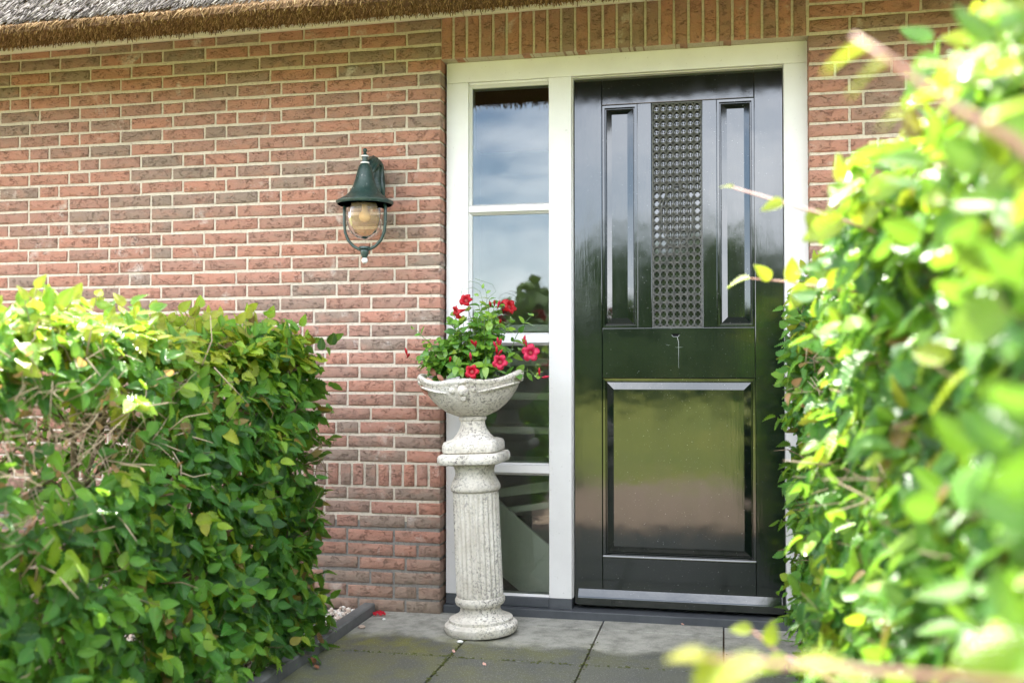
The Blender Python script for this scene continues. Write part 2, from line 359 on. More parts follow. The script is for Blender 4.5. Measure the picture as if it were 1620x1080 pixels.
# doorstep paving: single slabs with open joints
paving = thing('doorstep_paving', 'large weathered grey concrete slabs before the front door, damp and mossy away from the wall', 'paving', (.7, -.6, 0))
xs = [-.297, .203, .710, 1.214, 1.720]; rows = [(-.112, .045), (-.612, -.112), (-1.115, -.612), (-1.62, -1.115), (-2.12, -1.62)]
for r, (ya, yb) in enumerate(rows):
    for i in range(4):
        mm = M(); ga = .0032; dz = random.uniform(-.0015, .0015)
        mm.box(xs[i]+ga, xs[i+1]-ga, ya+ga, yb-ga, -.045, dz, t=random.uniform(0, .5) if r > 0 else .5)
        mm.build('slab', M_tile, paving, bevel=.0022)
mm = M(); mm.box(-.30, 1.72, -2.12, .04, -.05, -.012, 0); mm.build('joint_sand', M_soil, paving)
ms_ = M()                                                           # moss cushions growing in the slab joints
for i in range(380):
    if random.random() < .55: x = random.choice((.203, .203, .710, 1.214)) + random.gauss(0, .008); y = random.uniform(-1.1, -.30) if random.random() < .8 else -.62 + random.gauss(0, .05)
    else: y = -.612 + random.gauss(0, .007); x = random.uniform(-.29, 1.5)
    if x > .9 and random.random() < .6: continue
    r = random.uniform(.0015, .0045)
    ms_.add([(x+a[0]*r*1.5, y+a[1]*r*1.5, .0005+a[2]*r*.5) for a in ICO], IF, random.random())
ms_.build('joint_moss', mat('moss', (.085, .095, .03), .95, .1), paving, stuff=True)
# kerb strip
k = M(); k.prism([(-.352, -.04), (-.299, -.04), (-.299, .036), (-.304, .042), (-.347, .042), (-.352, .036)], -1.02, -.035)
kb = thing('kerb', 'narrow grey concrete kerb strip between the paving and the pebbles', 'kerb', (-.325, -1, 0))
k.build('kerb_block', M_kerb, kb, smooth=True)
k = M(); k.prism([(-.352, -.04), (-.299, -.04), (-.299, .034), (-.304, .040), (-.347, .040), (-.352, .034)], -2.05, -1.026); k.build('kerb_block', M_kerb, kb, smooth=True)
# pebbles (stuff)
pb = M()
for i in range(4200):
    x = random.uniform(-1.15, -.358); y = random.uniform(-.95, -.012); r = random.uniform(.005, .0115); rz = random.random() * 6.28
    z = -.012 + random.uniform(0, .022); q = [random.uniform(.75, 1.25) for _ in range(3)]
    c, s_ = math.cos(rz), math.sin(rz)
    vs = []
    for a in ICO:
        j = random.uniform(.82, 1.12); ax, ay, az = a[0]*q[0]*r*j, a[1]*q[1]*r*j, a[2]*q[2]*r*.75*j
        vs.append((x+ax*c-ay*s_, y+ax*s_+ay*c, z+az))
    pb.add(vs, IF, random.random())
tag(pb.build('pebbles', M_peb, stuff=True), 'pale pink and cream pebbles between the brick wall and the left hedge', 'pebbles')

# ------------------------------------------------------------------ brick wall
CO = .0623; Z0 = 2.278
wall = thing('brick_wall', 'red brown brick front wall with pale mortar around the doorway', 'wall', (0, 0, 0))
def core(x0, x1, z0, z1, m, name='mortar', y0=.0048):
    mm = M(); mm.box(x0, x1, y0, .10, z0, z1); mm.build(name, m, wall)
ZD = .40
XL, XR = -5.2, 6.2
core(XL, -.015, ZD, 2.90, M_mortar); core(XL, -.015, -.1, ZD, M_mortar_dark)
core(-.015, 1.571, 2.461, 2.90, M_mortar)
core(1.571, 2.155, ZD, 2.90, M_mortar); core(1.571, 2.155, -.1, ZD, M_mortar_dark)
core(2.155, 3.35, 2.284, 2.90, M_mortar); core(2.155, 3.35, -.1, .9, M_mortar)
core(3.35, XR, -.1, 2.90, M_mortar)
bcache = {}
def brick_mesh(Lx, Lz, key):
    k_ = (round(Lx, 3), round(Lz, 3), key)
    if k_ in bcache: return bcache[k_]
    r = random.Random(hash(k_) & 0xffff); nx = max(2, int(Lx / .045)); nz_ = max(2, int(Lz / .045))
    if nx > 5: nx = 5
    if nz_ > 5: nz_ = 5
    mm = M(); vs = []; t = key / 11.
    skew = r.uniform(-.0008, .0008)
    # outer rim (chamfered back), then front face grid
    gx = [0.] + [.0035] + [Lx * i / nx for i in range(1, nx)] + [Lx - .0035, Lx]
    gz = [0.] + [.0035] + [Lz * i / nz_ for i in range(1, nz_)] + [Lz - .0035, Lz]
    for j, z in enumerate(gz):
        for i, x in enumerate(gx):
            e = (i in (0, len(gx)-1)) or (j in (0, len(gz)-1))
            y = (.0035 if e else r.uniform(-.0014, .0010)); jx = r.uniform(-.0011, .0011); jz = r.uniform(-.0011, .0011)
            vs.append((x + jx, y, z + jz + skew * i))
    nX = len(gx); nZ = len(gz)
    fs = [(j*nX+i, j*nX+i+1, (j+1)*nX+i+1, (j+1)*nX+i) for j in range(nZ-1) for i in range(nX-1)]
    b = len(vs); D = .096
    ring = [j*nX for j in range(nZ)][::-1] + [i for i in range(1, nX)] + [j*nX+nX-1 for j in range(1, nZ)] + [(nZ-1)*nX+i for i in range(nX-2, 0, -1)]
    for i in ring: vs.append((vs[i][0], D, vs[i][2]))
    n = len(ring)
    for a in range(n): fs.append((ring[a], b+a, b+(a+1) % n, ring[(a+1) % n]))
    me = bpy.data.meshes.new('brick'); me.from_pydata([(v[0] - Lx/2, v[1], v[2] - Lz/2) for v in vs], [], fs)
    at = me.attributes.new('tint', 'FLOAT', 'POINT'); at.data.foreach_set('value', [t] * len(vs)); me.materials.append(M_brick)
    me.shade_smooth(); me.set_sharp_from_angle(angle=rad(50))
    bcache[k_] = me; return me
bricks = []        # (x0, x1, z0, z1)
H = .0500
def course(z, x0, x1, start, end_first=None):
    """start: length of first brick from the right end going left (x1)"""
    x = x1; first = True; last_head = False
    while x > x0:
        if first: l = start; first = False
        else:
            if not last_head and random.random() < .20: l = .100; last_head = True
            else: l = .210; last_head = False
        a = max(x - l, x0)
        if x - a > .03: bricks.append((a, x, z, z + H))
        x = a - .0105
for n in range(-9, 26):
    z = Z0 - n * CO - CO + .0062
    st = [.210, .155, .210, .155, .100, .155][n % 6] if n % 7 else .100
    course(z, XL, -.010, st)
    # right of the door, laid from the left edge: mirror
    if z > 2.284 - .01: xe = XR
    else: xe = 2.160
    x = 1.568 + (.0 if z < 2.45 else .004); first = True; lh = False
    while x < xe - .03:
        l = [.155, .210, .155, .210, .155, .100][n % 6] if first else (.100 if (not lh and random.random() < .2) else .210)
        lh = (l == .100); first = False
        b = min(x + l, xe); bricks.append((x, b, z, z + H)); x = b + .0105
    if xe < 3:
        x = 3.355
        while x < XR - .03:
            b = min(x + random.choice((.21, .21, .1)), XR); bricks.append((x, b, z, z + H)); x = b + .0105
for kk in range(1, 10):
    z = .552 - kk * CO + .0062
    course(z, XL, -.010, [.155, .210, .100][kk % 3]); x = 1.568
    while x < 3.2:
        b = x + .21; bricks.append((x, b, z, z + H)); x = b + .0105
cp = np.array(cam.location)
def seen(b):
    cx, cz = (b[0]+b[1])/2, (b[2]+b[3])/2
    if cz > 2.70: return 0
    th = math.atan2(cx - cp[0], 4.279) + rad(11.955); px = 810 + 1584 * math.tan(th)
    dep = math.cos(th) * math.hypot(cx - cp[0], 4.279); py = 576 - 1584 * (cz - 1.1) / dep
    if px < -30 or px > 1590 or py < -10: return 0
    if px < 520 and py > 500: return 0
    if px > 1290 and py > 430: return 0
    return (b[1]-b[0]) / dep
order = sorted(range(len(bricks)), key=lambda i: -seen(bricks[i]))
single = set(i for i in order[:300] if seen(bricks[i]) > 0)
def join_meshes(items, name, m, parent, stuff=True):
    """items: list of (mesh, location, matrix3)"""
    V = []; F = []; T = []; base = 0
    for me, loc, m3 in items:
        nv = len(me.vertices); co = np.empty(nv*3); me.vertices.foreach_get('co', co); co = co.reshape(-1, 3)
        if m3 is not None: co = co @ np.array(m3).T
        V.append(co + np.array(loc)); tt = np.empty(nv); me.attributes['tint'].data.foreach_get('value', tt); T.append(tt)
        F += [tuple(base + i for i in p.vertices) for p in me.polygons]; base += nv
    V = np.concatenate(V); me2 = bpy.data.meshes.new(name); me2.from_pydata(V.tolist(), [], F)
    at = me2.attributes.new('tint', 'FLOAT', 'POINT'); at.data.foreach_set('value', np.concatenate(T)); me2.materials.append(m)
    me2.shade_smooth(); me2.set_sharp_from_angle(angle=rad(50))
    o = bpy.data.objects.new(name, me2); C.objects.link(o); o.parent = parent
    if stuff: o['kind'] = 'stuff'
    return o
rest = []
for i, b in enumerate(bricks):
    l = b[1]-b[0]
    key = random.choice((0, 1, 2, 2, 3, 4, 5, 6, 6, 7, 8, 9, 9, 10, 11)); ll = round(l / .005) * .005
    me = brick_mesh(ll, H, key); loc = ((b[0]+b[1])/2, random.uniform(-.0012, .0012), (b[2]+b[3])/2)
    if i in single: place(me, 'brick', wall, loc)
    else: rest.append((me, loc, None))
join_meshes(rest, 'brick_courses', M_brick, wall)
# soldier course above the doorway and header band low in the wall
sc = M(); sc.box(-.010, 1.566, .0055, .098, 2.459, 2.4605); sol = sc.build('soldier_course', M_mortar, wall)
for i in range(26):
    x = -.008 + i * .0607
    place(brick_mesh(.050, .205, random.choice((0, 0, 1, 2, 3, 4, 5, 6, 7, 9))), 'brick', sol, (x + .025, random.uniform(-.001, .001), 2.459 + .103))
bd = M(); bd.box(-3.0, -.012, .0045, .0052, .553, .657); band = bd.build('header_band', M_mortar, wall)
for i in range(48):
    x = -.010 - i * .0600
    place(brick_mesh(.048, .095, random.choice((0, 1, 3, 4, 5, 6, 8, 10))), 'brick', band, (x - .024, -.0015, .6045))
extra = [(brick_mesh(.048, .095, random.choice((0, 2, 4, 6, 8))), (1.568 + i*.06 + .024, 0, .6045), None) for i in range(27)] + \
        [(brick_mesh(.048, .095, random.choice((0, 2, 4, 6, 8))), (-.010 - i*.06 - .024, 0, .6045), None) for i in range(48, 86)]
join_meshes(extra, 'brick_band_ends', M_brick, wall)

# house shell behind the wall
def wbox(name, b, m): mm = M(); mm.box(*b); return struct(mm.build(name, m))
for nm, b in (('wall_left', (-5.3, -5.2, 0, 7, -.1, 2.9)), ('wall_right', (6.2, 6.3, 0, 7, -.1, 2.9)), ('wall_back', (-5.2, 6.2, 7, 7.1, -.1, 2.9))): wbox(nm, b, M_mortar)
wbox('interior_wall', (-5.2, -.6, .115, .16, 0, 2.72), M_plaster); wbox('interior_wall', (1.70, 2.1, .115, .16, 0, 2.72), M_plaster)
wbox('interior_wall', (-.60, -.54, .165, 3.0, 0, 2.72), M_plaster); wbox('interior_wall', (2.2, 2.26, .17, 3.0, 0, 2.72), M_plaster)
wbox('interior_wall', (-.54, 2.2, 2.9, 2.96, 0, 2.72), M_plaster)
wbox('interior_floor', (-.54, 2.2, .17, 2.9, -.03, 0.0), M_floor_in); wbox('ceiling', (-5.2, 6.2, .104, 6.99, 2.725, 2.76), M_plaster)

# ------------------------------------------------------------------ thatched roof
roof = thing('thatched_roof', 'thick thatched eave with grey weathered reed top and brown cut underside', 'roof', (0, -.3, 2.5))
EY, EZ, TIN = -.71, 2.463, 2.655; SL = rad(47); TT = .0
def eave(x): return .0065 * x                       # the cut edge runs very slightly out of level
rb = M(); top = 4.2
nseg = 60; vs = []; fs = []; xsr = np.linspace(-5.9, 6.9, nseg+1)
for x in xsr:
    w1 = .012 * math.sin(x * 2.1) + .008 * math.sin(x * 5.3 + 1); e = eave(x)
    vs += [(x, -.02, TIN + .01 + e), (x, EY + .02 + w1, EZ + .015 + e), (x, EY + .05 + w1, EZ + .05 + e), (x, EY + .05 + top, EZ + .05 + e + top * math.tan(SL)), (x, EY + .05 + top, TIN)]
for i in range(nseg):
    for j in range(5): a = i*5+j; b = i*5+(j+1) % 5; fs.append((a, b, b+5, a+5))
fs.append((4, 3, 2, 1, 0)); fs.append(tuple(nseg*5+j for j in range(5)))
rb.add(vs, fs, .25); rb.build('thatch_body', M_reedcut, roof)
bk = M(); yr = EY + .05 + top; zr = EZ + .05 + top * math.tan(SL)
bk.add([(-5.9, yr, zr), (6.9, yr, zr), (6.9, 7.8, 2.5), (-5.9, 7.8, 2.5), (-5.9, yr, 2.66), (6.9, yr, 2.66)], [(0, 1, 2, 3), (0, 3, 4), (1, 5, 2)], .3); bk.build('back_slope', M_reed, roof)
def strands(n, gen, name, m, width):
    """thin three sided straws; gen(n) -> start, dir(unit), length, tint"""
    P0, Dv, Ln, T = gen(n)
    a = np.cross(Dv, rng.normal(size=(n, 3))); a /= np.linalg.norm(a, axis=1)[:, None]; b = np.cross(Dv, a)
    wd = (width * rng.uniform(.6, 1.4, n))[:, None]
    ring = [a, -.5*a + .87*b, -.5*a - .87*b]
    V = np.stack([P0 + r * wd for r in ring] + [P0 + Dv * Ln[:, None] + r * wd * .6 for r in ring], 1).reshape(-1, 3)
    base = (np.arange(n) * 6)[:, None]
    q = np.array([[0, 1, 4, 3], [1, 2, 5, 4], [2, 0, 3, 5]]); Q = (base[:, :, None] + q[None]).reshape(-1, 4); tcap = (base + np.array([[3, 4, 5]])).reshape(-1, 3)
    me = bpy.data.meshes.new(name); nq = len(Q); ntt = len(tcap)
    me.vertices.add(len(V)); me.vertices.foreach_set('co', V.ravel())
    me.loops.add(nq*4 + ntt*3); me.loops.foreach_set('vertex_index', np.concatenate([Q.ravel(), tcap.ravel()]).astype(np.int32))
    me.polygons.add(nq+ntt); me.polygons.foreach_set('loop_start', np.concatenate([np.arange(nq)*4, nq*4 + np.arange(ntt)*3]).astype(np.int32))
    me.update(calc_edges=True); me.validate()
    at = me.attributes.new('tint', 'FLOAT', 'POINT'); at.data.foreach_set('value', np.repeat(T, 6)); me.materials.append(m)
    o = bpy.data.objects.new(name, me); C.objects.link(o); o.parent = roof; o.location = -Vector(roof['org']); o['kind'] = 'stuff'; return o
up = np.array([0, math.cos(SL), math.sin(SL)]); nrm = np.array([0, -math.sin(SL), math.cos(SL)])
def gtop(n):
    x = rng.uniform(-3.2, 2.2, n); s = rng.uniform(0, 1, n)**1.3 * 1.1; lift = rng.uniform(.0, .016, n)
    P0 = np.stack([x, np.full(n, EY + .045), EZ + .05 + .0065*x], 1) + up * (s + .05)[:, None] + nrm * lift[:, None]
    Dv = -up + np.stack([rng.normal(0, .16, n), rng.normal(0, .05, n), rng.normal(0, .05, n)], 1) + nrm * .10
    Dv /= np.linalg.norm(Dv, axis=1)[:, None]; return P0, Dv, rng.uniform(.025, .06, n), rng.beta(1.2, 1.1, n)
strands(42000, gtop, 'reed_surface', M_reed, .0033)
def gcut(n):
    x = rng.uniform(-3.2, 2.2, n); u = rng.uniform(-.03, 1.03, n)
    y = -.03 + (EY + .01 + .03) * u; z = TIN + .012 + (EZ + .01 - TIN) * u + .0065*x
    P0 = np.stack([x, y, z + .02], 1)
    Dv = np.stack([rng.normal(0, .5, n), -.55 + rng.normal(0, .35, n), -1 + rng.normal(0, .25, n)], 1)
    Dv /= np.linalg.norm(Dv, axis=1)[:, None]; return P0, Dv, rng.uniform(.018, .055, n), rng.beta(1.2, 1.3, n)
strands(52000, gcut, 'cut_reed_ends', M_reedcut, .0026)
fb = M(); fb.prism([(-5.2, 2.605 - .034), (6.2, 2.605 + .040), (6.2, 2.70), (-5.2, 2.70)], -.024, -.003)
# two lengths of board meeting above the sidelight
roofb = thing('eave_board', 'long cream painted board under the thatch along the top of the wall', 'board', (0, -.02, 2.64))
for xa, xb in ((-5.2, .098), (.101, 6.2)):
    z_ = lambda x: 2.641 + .0090 * x
    mm = M(); mm.prism([(xa, z_(xa)), (xb, z_(xb)), (xb, z_(xb) + .07), (xa, z_(xa) + .07)], -.026, -.003); mm.build('board', M_cream, roofb, bevel=.002)

# ------------------------------------------------------------------ door frame with sidelight
fr = thing('door_frame', 'white painted timber door frame with tall four pane sidelight', 'door frame', (.78, .06, 0))
FY = .060
def member(name, x0, x1, z0, z1, y0=FY, y1=.155, m=M_white, bev=.002, parent=fr):
    mm = M(); mm.box(x0, x1, y0, y1, z0, z1); return mm.build(name, m, parent, bevel=bev)
member('head', 0.0, 1.569, 2.366, 2.456)
member('head_drip', 0.004, 1.565, 2.4562, 2.4588, FY+.004)
member('post', 0, .101, .0795, 2.3655); member('post', .468, .568, .0795, 2.3655); member('post', 1.4715, 1.569, .0795, 2.3655)
for x0, x1 in ((0, .101), (.468, .568), (1.4715, 1.569)): member('post_foot', x0 - (0 if x0 else -.001), x1, .0345, .0790, FY - .001, .153, M_sill, .001)
member('threshold', -.004, 1.5705, -.03, .0340, .030, .155, M_sill, .003)
# sidelight
for i, (za, zb) in enumerate(((2.350, 1.813), (1.776, 1.235), (1.190, .659), (.616, .082))):
    w = M(); wx0, wx1 = .1015, .4675
    # bevelled glazing beads round each pane
    def bead(a, b, c, d):   # outer quad to inner quad strips
        pass
    y0, y1, y2 = .071, .088, .14; bw = .0115
    o4 = [(wx0, zb-.003), (wx1, zb-.003), (wx1, za+.003), (wx0, za+.003)]; i4 = [(wx0+bw, zb+.004), (wx1-.0015, zb+.004), (wx1-.0015, za-bw*.6), (wx0+bw, za-bw*.6)]
    vs = [(x, y0, z) for x, z in o4] + [(x, y1, z) for x, z in i4] + [(x, y2, z) for x, z in i4] + [(x, y2, z) for x, z in o4]
    w.add(vs, [(a, (a+1) % 4, (a+1) % 4 + 4, a+4) for a in range(4)] + [(a+4, (a+1) % 4+4, (a+1) % 4+8, a+8) for a in range(4)] + [(a+8, (a+1) % 4+8, (a+1) % 4+12, a+12) for a in range(4)] + [(a+12, (a+1) % 4+12, (a+1) % 4, a) for a in range(4)])
    wo = w.build('window', M_white, fr)
    gp = M(); gp.box(wx0+.003, wx1-.001, .0935, .0975, zb, za); pn = gp.build('pane', M_glass, wo, origin=(.78, .06, 0)); pn.location = (0, 0, 0)
for za, zb in ((1.8125, 1.7765), (1.2345, 1.1905), (.6585, .6165)): member('glazing_bar', .1012, .4678, zb+.0035, za-.0035, .0675, .139)
member('glass_sill', .1012, .4678, .0345, .078, .064, .15, M_sill, .004)
mm = M(); mm.box(.1012, .4678, .070, .139, 2.354, 2.3655); mm.build('glazing_bead', M_white, fr, bevel=.003)
# white rebate round the door
mm = M(); mm.box(.5685, .5715, .083, .15, .08, 2.366); mm.box(.5725, 1.4713, .083, .15, 2.3625, 2.3657); mm.build('rebate', M_white, fr)

# ------------------------------------------------------------------ front door
door = thing('front_door', 'glossy black green panelled front door with a pierced iron grille', 'door', (1.02, .11, .045))
DY = .110
def dm(name, x0, x1, z0, z1, y0=DY, y1=.15, m=M_black, bev=.0022):
    mm = M(); mm.box(x0, x1, y0, y1, z0, z1); return mm.build(name, m, door, bevel=bev)
dm('stile', .5735, .6965, .048, 2.3605); dm('stile', 1.3515, 1.4700, .048, 2.3605)
dm('top_rail', .6975, 1.3505, 2.243, 2.3605, DY+.0006); dm('lock_rail', .6975, 1.3505, 1.040, 1.258, DY+.0006); dm('bottom_rail', .6975, 1.3505, .048, .257, DY+.0006)
dm('muntin', .852, .914, 1.2585, 2.2425, DY+.0006); dm('muntin', 1.132, 1.194, 1.2585, 2.2425, DY+.0006)
def panel(x0, x1, z0, z1, bw, y_out=.121, y_edge=.126, y_field=.113, lip=.012):
    o_ = [(x0, z0), (x1, z0), (x1, z1), (x0, z1)]
    def ins(d): return [(x0+d, z0+d), (x1-d, z0+d), (x1-d, z1-d), (x0+d, z1-d)]
    rings = [(ins(-.004), .135), (ins(0), .1170), (ins(lip*.8), .1172), (ins(lip), .131), (ins(lip+.003), .131), (ins(lip+.0035), y_edge), (ins(lip+bw), y_field)]
    vs = [(x, y, z) for r, y in rings for x, z in r]; fs = []
    for i in range(len(rings)-1):
        for a in range(4): fs.append((i*4+a, i*4+(a+1) % 4, (i+1)*4+(a+1) % 4, (i+1)*4+a))
    b = (len(rings)-1)*4; fs.append((b, b+1, b+2, b+3))
    mm = M(); mm.add(vs, fs); mm.build('panel', M_black, door)
panel(.6985, .851, 1.260, 2.241, .030, y_edge=.1265, y_field=.115); panel(1.195, 1.3505, 1.260, 2.241, .030, y_edge=.1265, y_field=.115)
panel(.6985, 1.3505, .259, 1.038, .034, y_edge=.1245, y_field=.1125, lip=.014)
sm = M(); sm.prismx([(.1065, .2575), (.1065, .2615), (.1105, .2680), (.1175, .2715), (.118, .2575)], .699, 1.35); sm.build('panel_moulding', M_black, door, smooth=True)
wb = M(); wb.prismx([(.1095, .048), (.083, .052), (.083, .083), (.0865, .088), (.1095, .118)], .590, 1.456); wb.build('weather_bar', M_black, door, bevel=.0015)
# grille with backing glass
gg = M(); gg.box(.915, 1.131, .138, .142, 1.2585, 2.2425); gg.build('grille_glass', M_gglass, door)
gb = M(); gb.box(.915, 1.131, .150, .153, 1.2585, 2.2425); gb.build('grille_backing', mat('obscured_glass_back', (.05, .055, .05), .25), door)
gr_ = M()
for b in ((.9155, .9205, 1.2595, 2.2415), (1.1255, 1.1305, 1.2595, 2.2415)): gr_.box(b[0], b[1], .117, .125, b[2], b[3])
gr_.box(.921, 1.125, .117, .125, 1.2595, 1.264); gr_.box(.921, 1.125, .117, .125, 2.237, 2.2415)
ptch = .02929; NR = 28; pz = (2.237 - 1.264) / NR
for i in range(8):
    for j in range(NR+1):
        x = .9205 + i*ptch; z = 1.264 + j*pz
        if i in (0, 7) or j in (0, NR): continue
        s_ = .0052; gr_.add([(x-s_, .1205, z), (x, .1205, z-s_), (x+s_, .1205, z), (x, .1205, z+s_), (x, .1165, z)], [(0, 1, 4), (1, 2, 4), (2, 3, 4), (3, 0, 4)])
el = [(1.0235 + .068*math.cos(a), .1165, 1.742 + .135*math.sin(a)) for a in np.linspace(0, 2*math.pi, 41)]; gr_.tube(el, .0028, 5)
grille = gr_.build('grille', M_iron, door)
tor = M(); R_, rr = .0142, .0031
tv = []; tf = []
for i in range(14):
    a = 2*math.pi*i/14
    for j in range(5):
        b = 2*math.pi*j/5; tv.append(((R_+rr*math.cos(b))*math.cos(a), rr*1.5*math.sin(b), (R_+rr*math.cos(b))*math.sin(a)*1.18))
for i in range(14):
    for j in range(5): tf.append((i*5+j, ((i+1) % 14)*5+j, ((i+1) % 14)*5+(j+1) % 5, i*5+(j+1) % 5))
tor.add(tv, tf); ring0 = tor.build('ring', M_iron, smooth='full'); rme = ring0.data; bpy.data.objects.remove(ring0)
for i in range(7):
    for j in range(NR):
        o = bpy.data.objects.new('ring', rme); C.objects.link(o); o.parent = grille
        o.location = (.9205 + (i+.5)*ptch - 1.02, .1205 - .11, 1.264 + (j+.5)*pz - .045)
# rosette filling of the upper part and the oval: knobs in the ring centres
kn = M()
for i in range(7):
    for j in range(NR):
        x = .9205 + (i+.5)*ptch; z = 1.264 + (j+.5)*pz
        inside = ((x-1.0235)/.068)**2 + ((z-1.742)/.135)**2 < 1
        if True:
            for q in range(4):
                a = math.pi/4 + q*math.pi/2; dx, dz = (.0070 if (j > 16 or inside) else .0095)*math.cos(a), (.0080 if (j > 16 or inside) else .011)*math.sin(a); s_ = .0040 if (j > 16 or inside) else .0022
                kn.add([(x+dx-s_, .1215, z+dz), (x+dx, .1215, z+dz-s_), (x+dx+s_, .1215, z+dz), (x+dx, .1215, z+dz+s_), (x+dx, .1180, z+dz)], [(0, 1, 4), (1, 2, 4), (2, 3, 4), (3, 0, 4)])
kn.build('rosettes', M_iron, grille, origin=(1.02, .11, .045), stuff=True)
# letter hole left by a removed bell, with the drip mark below it
hl = M(); hl.prism([(1.001, 1.232), (.999, 1.227), (1.006, 1.2195), (1.026, 1.2195), (1.033, 1.227), (1.031, 1.232)], .1083, .1120); hl.build('bell_hole', M_hole, door)
rm = M(); rm.tube([(.999, .1088, 1.227), (1.006, .1088, 1.219), (1.026, .1088, 1.219), (1.033, .1088, 1.227)], .0012, 5); rm.build('hole_rim', M_scratch, door)
dr = M(); dr.tube([(1.0225, .1100, 1.217), (1.0262, .1100, 1.205), (1.0285, .1100, 1.196), (1.0285, .1100, 1.150), (1.028, .1100, 1.085)], [.0011, .0009, .0008, .0007, .0004], 4)
dr.tube([(1.013, .1102, 1.173), (1.03, .1102, 1.1728), (1.048, .1102, 1.1735)], [.0001, .0006, .0001], 4); dr.tube([(.975, .1102, 1.185), (.985, .1102, 1.182), (.993, .1102, 1.183)], [.0001, .0005, .0001], 4)
dr.build('drip_mark', M_scratch, door)

# ------------------------------------------------------------------ staircase seen through the sidelight
st = thing('indoor_staircase', 'pale open tread stairs seen through the sidelight behind the urn', 'staircase', (.3, .9, 0))
for i in range(5):
    z = .560 + i*.177; mm = M(); z = 1.1 + (z - 1.1)*.92; mm.box(-.36, .88, .42 + i*.006, .66 + i*.006, z, z + .036); mm.build('tread', M_stair, st, bevel=.003)
mm = M(); mm.prism([(-.04, .661), (-.04, .31), (.354, .003), (.63, .003), (.63, .097)], .28, .305); mm.build('stringer', M_stair, st, bevel=.003)
mm = M(); mm.prism([(.05, .49), (.62, .585), (.62, .53), (.05, .45)], .385, .41); mm.prism([(.05, .40), (.62, .49), (.62, .46), (.05, .37)], .35, .375); mm.build('side_board', M_stair, st, bevel=.002)
mm = M(); mm.box(.82, .88, .88, .95, 0, 2.3); mm.build('newel_post', M_wood_dark, st)
# window at the far right behind the hedge
wn = thing('side_window', 'dark green framed window at the right end, mostly behind the right hedge', 'window', (2.75, .06, .9))
mm = M()
for b in ((2.160, 2.22, .903, 2.281), (3.29, 3.348, .903, 2.281), (2.2205, 3.2895, 2.22, 2.281), (2.2205, 3.2895, .903, .96), (2.73, 2.78, .961, 2.219)): mm.box(b[0], b[1], .05, .12, b[2], b[3])
mm.build('frame', mat('dark_green_paint', (.02, .05, .03), .35), wn, bevel=.003)
mm = M(); mm.box(2.2205, 3.2895, .09, .094, .9605, 2.2195); mm.build('pane', M_glass, wn)
wbox('interior_wall', (2.27, 3.36, .9, .95, .5, 2.5), M_plaster)

# ------------------------------------------------------------------ wall lantern
lx, ly = -.305, -.165
lamp = thing('wall_lantern', 'green painted bell topped wall lantern with ribbed glass on the brick wall', 'wall lamp', (lx, 0, 1.86))
fm = lambda pr: [(r, z) for r, z in pr]
cap = M(); cap.lathe(fm([(.118, 1.792), (.124, 1.800), (.124, 1.806), (.113, 1.812), (.088, 1.826), (.068, 1.845), (.053, 1.870), (.043, 1.900), (.034, 1.935), (.027, 1.960), (.020, 1.970), (.018, 1.972)]), (lx, ly, 0), 40)
cap.lathe([(.118, 1.792), (.080, 1.796), (.076, 1.800)], (lx, ly, 0), 40); cap.build('cap', M_lamp, lamp, smooth=True)
fi = M(); fi.lathe(fm([(.016, 1.970), (.018, 1.975), (.018, 1.979), (.012, 1.981), (.012, 2.000), (.017, 2.003), (.017, 2.007), (.009, 2.012), (.005, 2.022)]), (lx, ly, 0), 20); fi.ball((lx, ly, 2.030), .010, 12, 8); fi.build('finial', M_lamp, lamp, smooth=True)
cl = M(); cl.lathe([(.0185, 1.972), (.0195, 1.975), (.0185, 1.978)], (lx, ly, 0), 20); cl.build('collar', M_whitecap, lamp); cl = M(); cl.lathe([(.0175, 2.0015), (.018, 2.004), (.0175, 2.0065)], (lx, ly, 0), 20); cl.build('collar', M_whitecap, lamp)
gls = M(); kk = 64
prof = [(.074, 1.792), (.078, 1.775), (.079, 1.750), (.076, 1.720), (.068, 1.690), (.055, 1.665), (.035, 1.648), (.012, 1.640), (.001, 1.639)]
gls.lathe(prof, (lx, ly, 0), kk, lambda x, y, z, a, i: (x*(1+.018*math.cos(a*24)*(1 if i < 6 else .3)), y*(1+.018*math.cos(a*24)*(1 if i < 6 else .3)), z), cap=False)
gls.build('lamp_glass', M_lglass, lamp, smooth='full')
bu = M(); bu.lathe([(.012, 1.795), (.014, 1.768), (.018, 1.760), (.025, 1.748), (.026, 1.735), (.018, 1.722), (.002, 1.716)], (lx, ly, 0), 18); bu.build('bulb', M_bulb, lamp, smooth='full')
fk = M()
for s_ in (-1, 1):
    pts = [(lx + s_*.093, ly, 1.797), (lx + s_*.094, ly, 1.76), (lx + s_*.094, ly, 1.715), (lx + s_*.090, ly, 1.675), (lx + s_*.075, ly, 1.638), (lx + s_*.05, ly, 1.612), (lx + s_*.022, ly, 1.598), (lx + s_*.004, ly, 1.594)]
    fk.tube(pts, .0068, 8)
fk.build('fork', M_lamp, lamp, smooth='full')
bt = M(); bt.lathe(fm([(.004, 1.612), (.024, 1.610), (.026, 1.602), (.018, 1.594), (.019, 1.585), (.012, 1.566), (.010, 1.560)]), (lx, ly, 0), 16); bt.build('bottom_boss', M_lamp, lamp, smooth=True)
bw_ = M(); bw_.ball((lx, ly, 1.550), .014, 12, 8); bw_.build('bottom_knob', M_whitecap, lamp, smooth='full')
ar = M()
